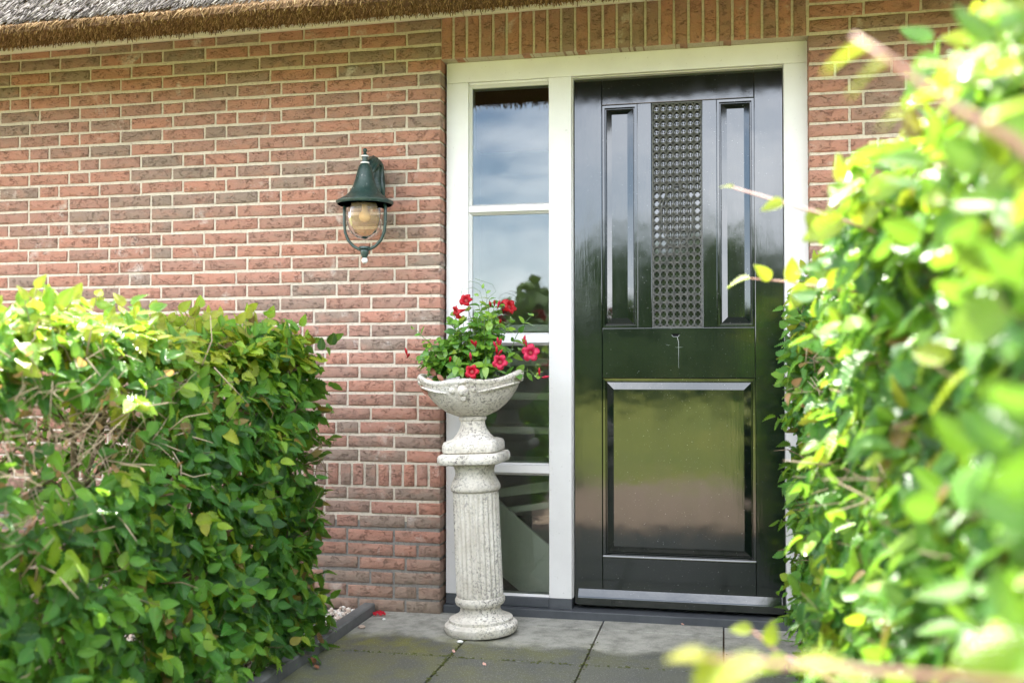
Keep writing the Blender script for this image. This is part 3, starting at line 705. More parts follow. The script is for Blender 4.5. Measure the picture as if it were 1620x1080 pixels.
def arm(dx, r0):
    pts = [(lx+dx, -.006, 1.835), (lx+dx, -.030, 1.838), (lx+dx*1.2, -.052, 1.865), (lx+dx*1.2, -.050, 1.905), (lx+dx, -.040, 1.945), (lx+dx, -.050, 1.985), (lx+dx, -.085, 1.995), (lx+dx, -.118, 1.975), (lx+dx*.8, -.138, 1.945), (lx+dx*.6, -.146, 1.925)]
    ar.tube(pts, [r0*.8, r0, r0*1.15, r0*1.15, r0, r0*1.05, r0, r0*.85, r0*.75, r0*.6], 8)
arm(.008, .029); arm(-.018, .011); arm(.034, .011); ar.build('arm', M_lamp, lamp, smooth='full')
pl = M(); pl.lathe([(.050, 0), (.052, .006), (.044, .012), (.030, .016), (.001, .017)], (lx, 0, 0), 24, lambda x, y, z, a, i: (x*.62, -z-.0025, 1.895 + y*1.5)); pl.build('wall_plate', M_lamp, lamp, smooth=True)

# ------------------------------------------------------------------ pedestal and urn
px_, py_ = .238, -.245
ped = thing('stone_pedestal', 'weathered fluted cast stone pedestal leaning slightly left beside the door', 'pedestal', (px_, py_, 0))
def wob(x, y, z, a, i): return x, y, z
b0 = M(); b0.lathe([(.120, -.004), (.143, .004), (.152, .020), (.150, .036), (.138, .046), (.131, .049), (.131, .060), (.118, .066), (.098, .074), (.086, .086), (.082, .100), (.086, .112), (.090, .116)], (px_, py_, 0), 56); b0.build('base', M_conc, ped, smooth=True)
t1 = M(); t1.lathe([(.080, .113), (.098, .117), (.1035, .128), (.1035, .138), (.099, .147), (.088, .151)], (px_, py_, 0), 48); t1.build('torus', M_conc, ped, smooth=True)
sh = M(); K = 208
def flute(x, y, z, a, i):
    d = abs(math.sin(a * 13)); f = 1 - .085 * (1 - d ** 1.3)
    if i in (0, 1, 8, 9): f = 1 - .02
    return x*f, y*f, z
sh.lathe([(.094, .145), (.0975, .152), (.0972, .165), (.0968, .22), (.0964, .30), (.096, .38), (.0956, .46), (.0952, .558), (.0954, .572), (.094, .582)], (px_, py_, 0), K, flute); sh.build('fluted_shaft', M_conc, ped, smooth='full')
def sq(x, y, z, a, i, e=5.):
    c_, s_ = math.cos(a), math.sin(a); f = 1 / ((abs(c_)**e + abs(s_)**e) ** (1/e)); return x*f, y*f, z
cp1 = M(); cp1.lathe([(.094, .577), (.1015, .583), (.1035, .592), (.1025, .602), (.094, .620), (.082, .645), (.078, .662), (.083, .680), (.094, .694)], (px_, py_, 0), 56, lambda x, y, z, a, i: (x, y, z) if i < 6 else sq(x, y, z, a, i, 2.6)); cp1.build('capital', M_conc, ped, smooth='full')
ab = M(); ab.lathe([(.114, .692), (.129, .697), (.1335, .708), (.1335, .724), (.127, .735), (.105, .738)], (px_, py_, 0), 64, lambda x, y, z, a, i: sq(x, y, z, a, i, 7)); ab.build('abacus', M_conc, ped, smooth=True)
TILT = rad(-2.5); ped.rotation_euler = (rad(0), TILT, 0)
Rt = Euler((0, TILT, 0)).to_matrix()
def tilt(p): v = Vector((p[0]-px_, p[1]-py_, p[2])); w = Rt @ v; return (w.x+px_, w.y+py_, w.z)
urn = thing('stone_urn', 'boat shaped cast stone urn standing on the fluted pedestal', 'urn', (px_, py_, .739))
ft = M(); ft.lathe([(.105, .738), (.113, .744), (.115, .756), (.1145, .772), (.108, .785), (.090, .792)], (px_, py_, 0), 56, lambda x, y, z, a, i: sq(x, y, z, a, i, 7)); ft.build('foot_slab', M_conc, urn, smooth=True)
sm_ = M(); sm_.lathe([(.098, .788), (.085, .797), (.068, .815), (.056, .835), (.050, .855), (.051, .868), (.057, .872), (.058, .882), (.052, .886)], (px_, py_, 0), 48); sm_.build('stem', M_conc, urn, smooth=True)
bwl = M()
def rimz(a): c_ = abs(math.cos(a)); return 1.028 + .042 * c_**3.2 + .016 * math.exp(-((abs(a % (2*math.pi) - 1.5*math.pi))/.42)**2)
def bowl(x, y, z, a, i):
    k_ = (z - .884) / .15
    zz = .884 + (rimz(a) - .884) * k_; return x, y*.74, zz
pr = [(.050, 0), (.072, .035), (.108, .12), (.142, .26), (.170, .42), (.190, .58), (.203, .72), (.211, .82), (.213, .86), (.219, .885), (.222, .93), (.222, .97), (.217, 1.0), (.205, 1.0), (.196, .95), (.185, .85), (.10, .70), (.02, .68)]
bwl.lathe([(r, .884 + .15*k_) for r, k_ in pr], (px_, py_, 0), 96, bowl); bwl.build('bowl', M_conc, urn, smooth='full')
orn = M(); fy = py_ - .222*.74
orn.ball((px_-.042, fy+.030, 1.000), .020, 12, 8); orn.ball((px_+.044, fy+.030, 1.002), .019, 12, 8)
orn.ball((px_+.002, fy+.022, .998), .024, 14, 9, (1, 1, 1.2)); orn.ball((px_, fy+.012, 1.030), .019, 12, 8, (1.3, .9, .7)); orn.ball((px_-.022, fy+.020, 1.018), .014, 10, 7); orn.ball((px_+.024, fy+.020, 1.018), .014, 10, 7); orn.ball((px_+.001, fy+.026, .968), .013, 10, 7, (1, 1, 1.4)); orn.build('front_ornament', M_conc, urn, smooth='full')
for s_ in (-1, 1):
    hd = M(); hd.ball((px_ + s_*.208, py_ - .012, 1.052), .020, 12, 8, (1, 1.3, .95)); hd.ball((px_ + s_*.213, py_-.018, 1.034), .014, 10, 7); hd.build('scroll', M_conc, urn, smooth='full')
    sw = M(); sw.tube([(px_ + s_*.205*math.cos(a)*1.03, py_ - .222*.74*math.sin(a)*1.02, .972 + .045*math.cos(a)**2 + .012*math.sin(a)) for a in np.linspace(.15, 1.25, 14)], [.002, .004] + [.005]*10 + [.004, .002], 8); sw.build('swag', M_conc, urn, smooth='full')
so = M(); so.lathe([(.15, 1.003), (.11, 1.018), (.05, 1.026), (.002, 1.028)], (px_, py_, 0), 32, lambda x, y, z, a, i: (x*1.15, y*.8, z)); so.build('potting_soil', M_soil, urn, smooth='full')
urn.rotation_euler = (0, TILT, rad(0)); ul = tilt((px_, py_, .739)); urn.location = ul

# ------------------------------------------------------------------ leaves
def leaf_arrays(Lh, Wd, nst=7, pleat=.0012, fold=.18, droop=.25, serr=.05, tipp=1.15, r=random, basep=.75):
    V = []; UV = []; F = []
    for i in range(nst+1):
        t = i / nst; w = Wd * .5 * (math.sin(math.pi * min(1, t**basep)) ** .8) if 0 < i < nst else Wd * .02
        w *= 1 + (serr if i % 2 else -serr); y = Lh * t; zc = -droop * Lh * t * t; ez = fold * w + (pleat if i % 2 else -pleat)
        V += [(-w, y - w*.12, zc + ez), (0, y, zc), (w, y - w*.12, zc + ez)]; UV += [(.5 - .5 * (w/(Wd*.5)), t), (.5, t), (.5 + .5 * (w/(Wd*.5)), t)]
        if i: b = i*3; F += [(b-3, b-2, b+1, b), (b-2, b-1, b+2, b+1)]
    return np.array(V), np.array(UV), np.array(F)
def mesh_from_quads(name, V, F, UV, T, m):
    me = bpy.data.meshes.new(name); me.vertices.add(len(V)); me.vertices.foreach_set('co', V.ravel())
    me.loops.add(F.size); me.loops.foreach_set('vertex_index', F.ravel().astype(np.int32)); k_ = F.shape[1]
    me.polygons.add(len(F)); me.polygons.foreach_set('loop_start', (np.arange(len(F))*k_).astype(np.int32)); me.polygons.foreach_set('use_smooth', np.ones(len(F), bool))
    me.update(calc_edges=True)
    uv = me.uv_layers.new(name='UVMap'); uv.data.foreach_set('uv', UV[F.ravel()].ravel())
    at = me.attributes.new('tint', 'FLOAT', 'POINT'); at.data.foreach_set('value', T); me.materials.append(m); return me
hv = [leaf_arrays(.072, .048, 16, .0034, r_, d_, s_) for r_, d_, s_ in ((.12, .15, .10), (.30, .32, .11), (-.12, .05, .10), (.45, .50, .12))]
def frames(D, Nn):
    """leaf tip direction D and rough normal Nn -> matrices with columns x (across), y (along), z (normal)"""
    D = D / np.linalg.norm(D, axis=1)[:, None]; X = np.cross(D, Nn); X /= np.linalg.norm(X, axis=1)[:, None] + 1e-9; Z = np.cross(X, D)
    return np.stack([X, D, Z], 2)
def leaves_mesh(name, P, R, Sc, T, variants, m):
    Vs = []; Fs = []; Us = []; Ts = []; base = 0; vi = rng.integers(0, len(variants), len(P))
    for k_, (lv, lu, lf) in enumerate(variants):
        idx = np.where(vi == k_)[0]; n = len(idx)
        if not n: continue
        W_ = np.einsum('nij,vj->nvi', R[idx], lv) * Sc[idx][:, None, None] + P[idx][:, None, :]
        Vs.append(W_.reshape(-1, 3)); Us.append(np.tile(lu, (n, 1))); Fs.append((lf[None] + (base + np.arange(n)*len(lv))[:, None, None]).reshape(-1, 4)); Ts.append(np.repeat(T[idx], len(lv))); base += n*len(lv)
    return mesh_from_quads(name, np.concatenate(Vs), np.concatenate(Fs), np.concatenate(Us), np.concatenate(Ts), m)

CAM = np.array([1.2206, -4.279, 1.10])
def hedge(name, label, face, back, y0, y1, top, sgn, n_face, sparse=None, tb=0., twiggy=(), nsingle=300, far_end_round=.12, rise=0.):
    """hedge running along y; the face looks along sgn*x at x=face"""
    root = thing(name, label, 'hedge', ((face+back)/2, y1, 0))
    org = np.array(root['org'])
    Ps, Ds, Ns, Ts, Sc = [], [], [], [], []; tw = M(); tw2 = M(); tw3 = M()
    def facex(y, z):
        b = .035*math.sin(y*3.1 + z*2.2) + .035*math.sin(y*7.3 - z*5 + 1) + .02*math.sin(z*9 + y*4)
        tp = max(0, (z - (topz(y)-.22)) / .22); rd = -.10 * tp**2
        e = max(0, 1 - (y1 - y) / far_end_round); rd -= .12 * e**2
        if sgn < 0: rd += .030*min(1, max(0, (-2.5 - y)/.8))
        if sgn > 0 and z < .6: rd += .05*(1-z/.6)
        return face + sgn*(b*.75 + rd)
    def topz(y): return top + rise*(y1-y) + .025*math.sin(y*2.7+1) + .02*math.sin(y*6.1)
    def add_shoot(p, d, ln, nl, tint, nup, big=1.):
        d = np.array(d, float); d /= np.linalg.norm(d); side = np.cross(d, nup); side /= np.linalg.norm(side)+1e-9
        pts = []
        for k_ in range(nl):
            t = (k_ + .5) / nl; q = p + d*ln*t + np.array([0, 0, -.12*ln*t*t]); pts.append(q); s_ = 1 if k_ % 2 else -1
            dd = d*.55 + side*s_*.85 + rng.normal(0, .22, 3) + np.array([0, 0, -.22])
            Ps.append(q); Ds.append(dd); Ns.append(nup + rng.normal(0, .42, 3)); Ts.append(tint + rng.normal(0, .12)); Sc.append(big * rng.uniform(.42, 1.22) * (1 - .2*t))
        tip = p + d*ln; Ps.append(tip); Ds.append(d + rng.normal(0, .2, 3)); Ns.append(nup + rng.normal(0, .2, 3)); Ts.append(tint + .07); Sc.append(big*.7)
        return pts + [tip]
    cnt = 0
    while cnt < n_face:                                    # shoots on the face
        y = rng.uniform(y0, y1); z = rng.uniform(.03, top + .02 + rise*(y1-y))
        dens = sparse(y, z) if sparse else 1.
        if rng.random() > dens: continue
        x = facex(y, z) - sgn * abs(rng.normal(0, .055)) ; p = np.array([x - sgn*.05, y, z])
        d = np.array([sgn*rng.uniform(.15, .9), rng.normal(0, .75), rng.normal(-.05, .65)])
        nup = np.array([sgn*.80, -.05 + rng.normal(0, .2), .62])
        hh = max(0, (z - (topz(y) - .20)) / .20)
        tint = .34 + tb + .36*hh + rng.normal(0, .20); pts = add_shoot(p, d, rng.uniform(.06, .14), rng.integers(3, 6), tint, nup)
        if cnt % 4 == 0: tw2.tube([tuple(p - np.array([sgn*.08, 0, .05])), tuple(p), tuple(pts[len(pts)//2]), tuple(pts[-1])], [.0022, .0018, .0013, .0007], 3)
        cnt += 1
    for _ in range(int(n_face*.55)):                       # top
        y = rng.uniform(y0, y1); u = rng.random(); x = facex(y, topz(y)) * (1-u) + back * u; z = topz(y) - abs(rng.normal(0, .035)) - .02
        e = max(0, 1 - (y1 - y) / .22); z -= .10 * e**2
        c_ = abs(x - face) ; z -= .10 * max(0, 1 - c_/.12)**2
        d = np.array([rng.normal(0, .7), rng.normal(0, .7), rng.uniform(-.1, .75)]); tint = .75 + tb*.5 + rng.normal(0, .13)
        add_shoot(np.array([x, y, z]), d, rng.uniform(.05, .12), rng.integers(3, 6), tint, np.array([sgn*.25, -.2, 1.]))
    for _ in range(int(n_face*.10)):                       # end towards the house
        u = rng.random(); x = face*(1-u) + back*u; z = rng.uniform(.03, top-.02)
        d = np.array([rng.normal(0, .6), rng.uniform(.2, .9), rng.normal(0, .5)])
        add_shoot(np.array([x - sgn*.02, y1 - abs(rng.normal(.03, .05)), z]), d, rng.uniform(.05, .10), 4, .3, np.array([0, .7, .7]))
    for _ in range(int(n_face*.30)):                       # inside and rear face
        y = rng.uniform(y0, y1); z = rng.uniform(.05, top-.05)
        if sparse and rng.random() > sparse(y, z)*1.0: continue
        x = back + sgn*abs(rng.normal(0, .10)); d = np.array([-sgn*rng.uniform(0, .8), rng.normal(0, .7), rng.normal(0, .6)])
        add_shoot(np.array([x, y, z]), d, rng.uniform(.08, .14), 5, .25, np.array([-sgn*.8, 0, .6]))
    # stray shoots that rise above the clipped top
    for _ in range(int(26*(y1-y0))):
        y = rng.uniform(y0, y1 - .1); x = facex(y, topz(y)) - sgn*rng.uniform(.0, .35); L_ = rng.uniform(.05, .13)
        pts = add_shoot(np.array([x, y, topz(y)-.02]), [rng.normal(sgn*.25, .4), rng.normal(0, .4), 1.], L_, 4, .84, np.array([sgn*.6, -.5, .5]), .8)
        tw2.tube([tuple(a) for a in (np.array([x, y, topz(y)-.05]), *pts)], .0012, 3)
    P = np.array(Ps); D = np.array(Ds); Nn = np.array(Ns); T = np.clip(np.array(Ts), 0, .93); Sc_ = np.array(Sc)
    br = rng.random(len(P)) < .022; T[br] = rng.uniform(.94, 1., br.sum())
    keep = np.linalg.norm(P - CAM, axis=1) > .38; P, D, Nn, T, Sc_ = P[keep], D[keep], Nn[keep], T[keep], Sc_[keep]
    R = frames(D, Nn)
    # largest leaves in view become parts of their own
    v = P - CAM; F_ = np.array([-math.sin(rad(11.955)), math.cos(rad(11.955)), 0]); Rt_ = np.array([math.cos(rad(11.955)), math.sin(rad(11.955)), 0])
    dep = v @ F_; px = 810 + 1584*(v @ Rt_)/np.maximum(dep, .05); py = 576 - 1584*v[:, 2]/np.maximum(dep, .05)
    vis = (dep > .3) & (px > 0) & (px < 1620) & (py > 0) & (py < 1080) & ((P[:, 0] - face)*sgn > -.06)
    score = np.where(vis, Sc_/np.maximum(dep, .3), 0); sel = np.argsort(-score)[:nsingle]; msk = np.zeros(len(P), bool); msk[sel] = True
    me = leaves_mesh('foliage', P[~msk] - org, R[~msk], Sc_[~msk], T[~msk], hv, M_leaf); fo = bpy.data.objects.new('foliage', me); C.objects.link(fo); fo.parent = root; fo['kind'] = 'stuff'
    lib = {}
    for i in sel:
        key = (int(rng.integers(0, 4)), int(T[i]*24))
        if key not in lib:
            a = hv[key[0]]; lib[key] = mesh_from_quads('leaf', a[0], a[2], a[1], np.full(len(a[0]), (key[1]+.5)/24), M_leaf)
        place(lib[key], 'leaf', root, P[i], Matrix(R[i].tolist()), float(Sc_[i]))
    # trunks and branches
    y = y0 + .12; cx = (face + back)/2
    while y < y1 - .05:
        x = cx + rng.normal(0, .05); pts = [(x, y, -.03)]; r0 = rng.uniform(.011, .019); hx = rng.normal(0, .08); hy = rng.normal(0, .1)
        for k_ in range(1, 7): pts.append((x + hx*k_/6 + rng.normal(0, .015), y + hy*k_/6 + rng.normal(0, .015), (top-.12)*k_/6))
        tr = M(); tr.tube(pts, [r0*(1-.1*k_) for k_ in range(7)], 7); tr.build('trunk', M_bark, root, smooth='full')
        for b in range(14):
            k_ = int(rng.integers(1, 7)); p = np.array(pts[k_]); dr_ = np.array([sgn*rng.uniform(.2, 1) * (1 if rng.random() < .75 else -1), rng.normal(0, .8), rng.uniform(.05, .9)]); dr_ /= np.linalg.norm(dr_)
            ln = rng.uniform(.14, .30); q = [p]
            for s_ in range(4): q.append(q[-1] + dr_*ln/4 + rng.normal(0, .014, 3))
            q = [a for a in q if a[2] < top - .03 and (a[0]-face)*sgn < .02]
            if len(q) < 2: continue
            tw.tube([tuple(a) for a in q], list(np.linspace(.0058, .0028, len(q))), 5)
            for c_ in range(4):
                s0 = q[int(rng.integers(1, len(q)))]; d2 = dr_*.6 + rng.normal(0, .6, 3); d2 /= np.linalg.norm(d2); l2 = rng.uniform(.05, .13); mid_ = s0 + d2*l2*.5 + rng.normal(0, .008, 3); e_ = s0 + d2*l2
                if e_[2] > top - .02: continue
                tw2.tube([tuple(s0), tuple(mid_), tuple(e_)], [.0026, .0018, .0009], 4)
        y += rng.uniform(.17, .27)
    Pd = []
    for (yc, zc, sy_, sz_, nn_) in twiggy:
        for _ in range(nn_):
            p = np.array([face - sgn*abs(rng.normal(.10, .07)), rng.normal(yc, sy_), min(rng.normal(zc, sz_), top-.08)]); d_ = rng.normal(0, 1, 3)*np.array([.7, 1, .8]) + np.array([sgn*.3, 0, .25]); d_ /= np.linalg.norm(d_); l_ = rng.uniform(.05, .17)
            q1 = p + d_*l_*.5 + rng.normal(0, .008, 3); q2 = p + d_*l_ + rng.normal(0, .01, 3); w_ = rng.uniform(.0010, .0026)
            tw3.tube([tuple(p), tuple(q1), tuple(q2)], [w_, w_*.8, w_*.4], 4)
            if rng.random() < .22: Pd.append(q2)
    if Pd:
        Pd = np.array(Pd); nd = len(Pd); md = leaves_mesh('dry_leaves', Pd - org, frames(rng.normal(size=(nd, 3)), rng.normal(size=(nd, 3)) + np.array([sgn, 0, .3])), rng.uniform(.22, .50, nd), rng.uniform(0, 1, nd), hv, M_dry); od = bpy.data.objects.new('dry_leaves', md); C.objects.link(od); od.parent = root; od['kind'] = 'stuff'
    tw3.build('dry_twigs', M_drytwig, root, smooth='full', stuff=True)
    tw.build('branches', M_bark, root, smooth='full', stuff=True); tw2.build('twigs', M_bark, root, smooth='full', stuff=True)
    return root
def sp_left(y, z):       # thin patch with bare twigs in the nearer upper part
    a = math.exp(-(((y + 2.0)/.50)**2 + ((z - .94)/.16)**2)**2); b = math.exp(-(((y + 2.45)/.35)**2 + ((z - .62)/.22)**2))
    return max(.10, 1 - .93*a - .72*b)
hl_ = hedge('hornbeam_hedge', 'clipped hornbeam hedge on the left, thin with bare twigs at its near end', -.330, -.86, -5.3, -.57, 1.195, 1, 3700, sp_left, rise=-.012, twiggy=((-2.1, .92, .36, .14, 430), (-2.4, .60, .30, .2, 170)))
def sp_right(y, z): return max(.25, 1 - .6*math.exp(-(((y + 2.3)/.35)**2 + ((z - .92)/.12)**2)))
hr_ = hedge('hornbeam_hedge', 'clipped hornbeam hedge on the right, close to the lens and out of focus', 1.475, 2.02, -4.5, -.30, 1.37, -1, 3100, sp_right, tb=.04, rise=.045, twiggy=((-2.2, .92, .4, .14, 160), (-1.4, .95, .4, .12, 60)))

# long stray shoots that reach out of the right hedge across the doorway
def stray(pts, rs, lv, tintb, m=M_youngtwig):
    a = M(); a.tube(pts, rs, 6); a.build('shoot', m, hr_, smooth='full')
    P, D, Nn, Sc_, T = [], [], [], [], []
    for (t, d, n, s, tn) in lv:
        i = min(int(t*(len(pts)-1)), len(pts)-2); f = t*(len(pts)-1) - i; p = Vector(pts[i]).lerp(Vector(pts[i+1]), f)
        me = mesh_from_quads('leaf', hv[1][0], hv[1][2], hv[1][1], np.full(len(hv[1][0]), tn), M_leaf)
        R = frames(np.array([d], float), np.array([n], float))[0]; place(me, 'leaf', hr_, p, Matrix(R.tolist()), s)
stray([(1.46, -2.60, 1.31), (1.417, -2.579, 1.332), (1.34, -2.50, 1.372), (1.239, -2.379, 1.428)], [.0030, .0026, .0022, .0014],
      [(1, (-.9, .2, .35), (0, -.5, 1), .35, .9), (.72, (-.8, 0, -.1), (.1, -.8, .5), .55, .88), (.55, (.2, -.3, -.6), (.2, -1, .4), .8, .86), (.35, (-.8, .1, -.25), (0, -.9, .4), 1.0, .84), (.2, (.3, -.2, .7), (0, -1, .2), .9, .86)], .85)
stray([(1.48, -2.28, 1.235), (1.405, -2.279, 1.247), (1.34, -2.18, 1.268), (1.275, -2.079, 1.284)], [.0026, .0022, .0018, .0010],
      [(1, (-1, .1, -.12), (0, -.4, 1), .7, .86), (.8, (-.5, -.3, .6), (.2, -1, .2), .6, .9), (.6, (.1, -.2, .9), (.2, -1, .1), .7, .92), (.45, (-.6, -.2, -.7), (0, -1, .3), .8, .82), (.25, (.2, -.3, .8), (0, -1, .2), .8, .86)], .86)
stray([(1.47, -3.62, 1.16), (1.404, -3.579, 1.246), (1.376, -3.529, 1.283), (1.345, -3.50, 1.322), (1.319, -3.479, 1.350)], [.0045, .0040, .0036, .0031, .0026],
      [(.9, (-.9, .1, -.15), (.1, -.12, 1), .5, .88), (.78, (-.7, .15, -.3), (.1, -.3, .9), .5, .9), (.55, (-.9, 0, -.2), (0, -.12, 1), .6, .88), (.35, (.6, -.1, .4), (0, -.2, 1), .6, .85)], .85)
stray([(1.44, -3.60, .90), (1.288, -3.529, .884), (1.24, -3.50, .876), (1.205, -3.479, .871)], [.0034, .0030, .0024, .0016],
      [(1, (-1, .2, .1), (0, -.3, 1), .45, .93), (.85, (-.6, .1, -.5), (0, -.6, .8), .6, .9), (.6, (-.8, -.1, -.25), (0, -.2, 1), .7, .88), (.45, (.6, -.2, .1), (0, -.2, 1), .7, .85)], .9)
stray([(1.40, -3.05, .700), (1.311, -2.979, .728), (1.285, -2.93, .728), (1.256, -2.879, .729+.012)], [.0022, .0018, .0014, .0009],
      [(1, (-1, .1, .1), (0, -.7, .7), .42, .86), (.75, (.1, .1, 1), (-.2, -1, .1), .45, .85), (.5, (-.8, -.1, -.4), (0, -.7, .7), .55, .75)], .8)

# ------------------------------------------------------------------ red flowering plant in the urn
plant = thing('mandevilla_plant', 'leafy climbing plant with red trumpet flowers growing in the stone urn', 'plant', (px_-.045, py_, 1.02))
porg = np.array(plant['org'])
pv = [leaf_arrays(.056, .033, 6, 0., .22, .25, 0., basep=.9), leaf_arrays(.058, .035, 6, 0., .10, .10, 0., basep=.9), leaf_arrays(.055, .030, 6, 0., .3, .5, 0., basep=.9)]
P, D, Nn, T, Sc_ = [], [], [], [], []; stems = M()
c0 = np.array([px_-.048, py_, 1.02])
def pstem(a, b, n, sc=1., sag=.02, leaves=True):
    a = np.array(a); b = np.array(b); pts = []
    for k_ in range(6):
        t = k_/5; pts.append(a*(1-t) + b*t + np.array([0, 0, sag*math.sin(math.pi*t)]) + rng.normal(0, .004, 3))
    stems.tube([tuple(q) for q in pts], list(np.linspace(.0024, .0013, 6)), 5)
    if not leaves: return
    ax = (b-a)/np.linalg.norm(b-a)
    for k_ in range(n):
        t = .15 + .85*k_/(n-1); q = a*(1-t) + b*t + np.array([0, 0, sag*math.sin(math.pi*t)]); an = k_*1.57 + rng.uniform(0, .5)
        e1 = np.cross(ax, [0, 1, .2]); e1 /= np.linalg.norm(e1); e2 = np.cross(ax, e1)
        for s_ in (0, math.pi):
            dd = e1*math.cos(an+s_) + e2*math.sin(an+s_) + ax*.5 + np.array([0, -.15, .1]); P.append(q); D.append(dd); Nn.append(np.array([0, -.55, .9]) + rng.normal(0, .3, 3) + ax*.2); T.append(np.clip(rng.normal(.45, .2) + .25*t, 0, 1)); Sc_.append(sc*rng.uniform(.7, 1.25)*(1.1-.35*t))
for k_ in range(48):       # centre clump
    an = rng.uniform(0, 6.28); r_ = rng.uniform(.02, .165); tp = (c0[0]+.04+r_*math.cos(an)*1.0, c0[1]+r_*math.sin(an)*.8-.02, rng.uniform(1.13, 1.30))
    pstem((c0[0]+.03+rng.normal(0, .03), c0[1]+rng.normal(0, .03), 1.02), tp, 6)
for k_ in range(12):       # upper middle
    pstem((c0[0]+.06, c0[1], 1.05), (c0[0]+rng.uniform(-.01, .14), c0[1]+rng.uniform(-.06, .04), rng.uniform(1.25, 1.37)), 7, .85)
for k_ in range(30):       # left clump
    pstem((c0[0]-.10+rng.normal(0, .02), c0[1]-.01, 1.05), (c0[0]-.125+rng.uniform(-.075, .06), c0[1]-.03+rng.uniform(-.06, .05), rng.uniform(1.08, 1.20)), 4)
pstem((c0[0]-.12, c0[1]-.04, 1.12), (-.040, -.30, 1.245), 4, .8)
pstem((c0[0]+.10, c0[1]-.04, 1.05), (.43, -.27, 1.17), 5, .9); pstem((c0[0]+.12, c0[1], 1.05), (.44, -.24, 1.30), 6, .8); pstem((c0[0]+.14, c0[1]-.02, 1.04), (.475, -.28, 1.055), 4, .9)
pstem((c0[0]-.02, c0[1]-.05, 1.05), (c0[0]-.02, c0[1]-.15, 1.09), 4); pstem((c0[0]+.07, c0[1]-.05, 1.05), (c0[0]+.10, c0[1]-.15, 1.09), 4); pstem((c0[0]+.02, c0[1]-.05, 1.05), (c0[0]+.05, c0[1]-.13, 1.16), 5)
# tendrils
stems.tube([(.255+.0, -.25, 1.33), (.262, -.25, 1.37), (.255, -.25, 1.41), (.225, -.25, 1.435), (.190, -.25, 1.445), (.163, -.25, 1.43), (.152, -.25, 1.40), (.150, -.25, 1.37), (.165, -.25, 1.34)], .0009, 4)
stems.tube([(.235, -.26, 1.30), (.245, -.26, 1.36), (.235, -.26, 1.40), (.205, -.26, 1.418), (.17, -.26, 1.41)], .0009, 4)
stems.tube([(.262, -.25, 1.37), (.300, -.25, 1.40), (.285, -.25, 1.43), (.255, -.25, 1.44), (.21, -.25, 1.455)], .0009, 4)
for q, d_ in (((.245, -.26, 1.412), (.2, -.2, .9)), ((.258, -.25, 1.395), (.7, -.2, .3)), ((.228, -.25, 1.385), (-.8, -.2, .2))): P.append(np.array(q)); D.append(np.array(d_)); Nn.append(np.array([.2, -1, .3])); T.append(.8); Sc_.append(.4)
P = np.array(P); D = np.array(D); Nn = np.array(Nn); T = np.array(T); Sc_ = np.array(Sc_); R = frames(D, Nn)
front = np.argsort(P[:, 1])[:200]; lib = {}
msk = np.zeros(len(P), bool); msk[front] = True
for i in front:
    key = (int(rng.integers(0, 3)), int(T[i]*15))
    if key not in lib: a = pv[key[0]]; lib[key] = mesh_from_quads('leaf', a[0], a[2], a[1], np.full(len(a[0]), (key[1]+.5)/16), M_pleaf)
    place(lib[key], 'leaf', plant, P[i], Matrix(R[i].tolist()), float(Sc_[i]))
me = leaves_mesh('foliage', P[~msk]-porg, R[~msk], Sc_[~msk], T[~msk], pv, M_pleaf); fo = bpy.data.objects.new('foliage', me); C.objects.link(fo); fo.parent = plant; fo['kind'] = 'stuff'
stems.build('stems', M_stem, plant, smooth='full')
def flower(c, n, r=.031, tint=.5, parent=plant):
    """trumpet with five broad overlapping lobes, mouth towards n"""
    n = Vector(n).normalized(); a = n.orthogonal().normalized(); b = n.cross(a); mm = M(); K_ = 40; vs = []; fs = []
    prof = [(-.040, .0025, 0), (-.022, .0055, 0), (-.010, .0085, 0), (0, .010, 0), (.008, .016, .25), (.012, .024, .7), (.008, r, 1.), (.002, r*1.12, 1.25)]
    tw = random.random()*6
    for i, (h, rr_, lb) in enumerate(prof):
        for j in range(K_):
            an = 2*math.pi*j/K_; ph = (an*5/(2*math.pi)) % 1; sh_ = 1 - lb*.24*(abs(2*ph-1)**2.2); hh = h + lb*.004*math.sin(2*math.pi*ph)
            q = Vector(c) + n*hh + (a*math.cos(an+tw) + b*math.sin(an+tw))*rr_*sh_; vs.append(q)
    for i in range(len(prof)-1):
        for j in range(K_): fs.append((i*K_+j, i*K_+(j+1) % K_, (i+1)*K_+(j+1) % K_, (i+1)*K_+j))
    mm.add(vs, fs, tint); o = mm.build('flower', M_petal, parent, smooth='full')
    th = M(); th.lathe([(.0085, -.001), (.006, .0006), (.001, .001)], (0, 0, 0), 10); th.v = [tuple(Vector(c) + n*(.001+v[2]) + a*v[0] + b*v[1]) for v in th.v]; o2 = th.build('throat', mat_throat, o, origin=tuple(porg)); o2.location = (0, 0, 0)
mat_throat = mat('flower_throat', (.22, .01, .01), .6)
flower((.155, -.315, 1.315), (-.75, -.55, -.25), .027, .35); flower((.184, -.295, 1.362), (-.1, -.8, .45), .026, .45); flower((.362, -.275, 1.335), (.75, -.5, .35), .031, .3)
flower((.455, -.300, 1.146), (.25, -1, .12), .034, .95); flower((.356, -.425, 1.108), (.1, -1, .15), .029, .9); flower((.250, -.455, 1.070), (.05, -1, .25), .027, .6)
def bud(c, d, L_=.035, tint=.3, w=.006):
    d = Vector(d).normalized(); mm = M(); c = Vector(c); mm.tube([c - d*L_*.5, c - d*L_*.2, c + d*L_*.1, c + d*L_*.35, c + d*L_*.55], [.0018, w*.6, w, w*.7, .0006], 7, tint); mm.build('bud', M_petal, plant, smooth='full')
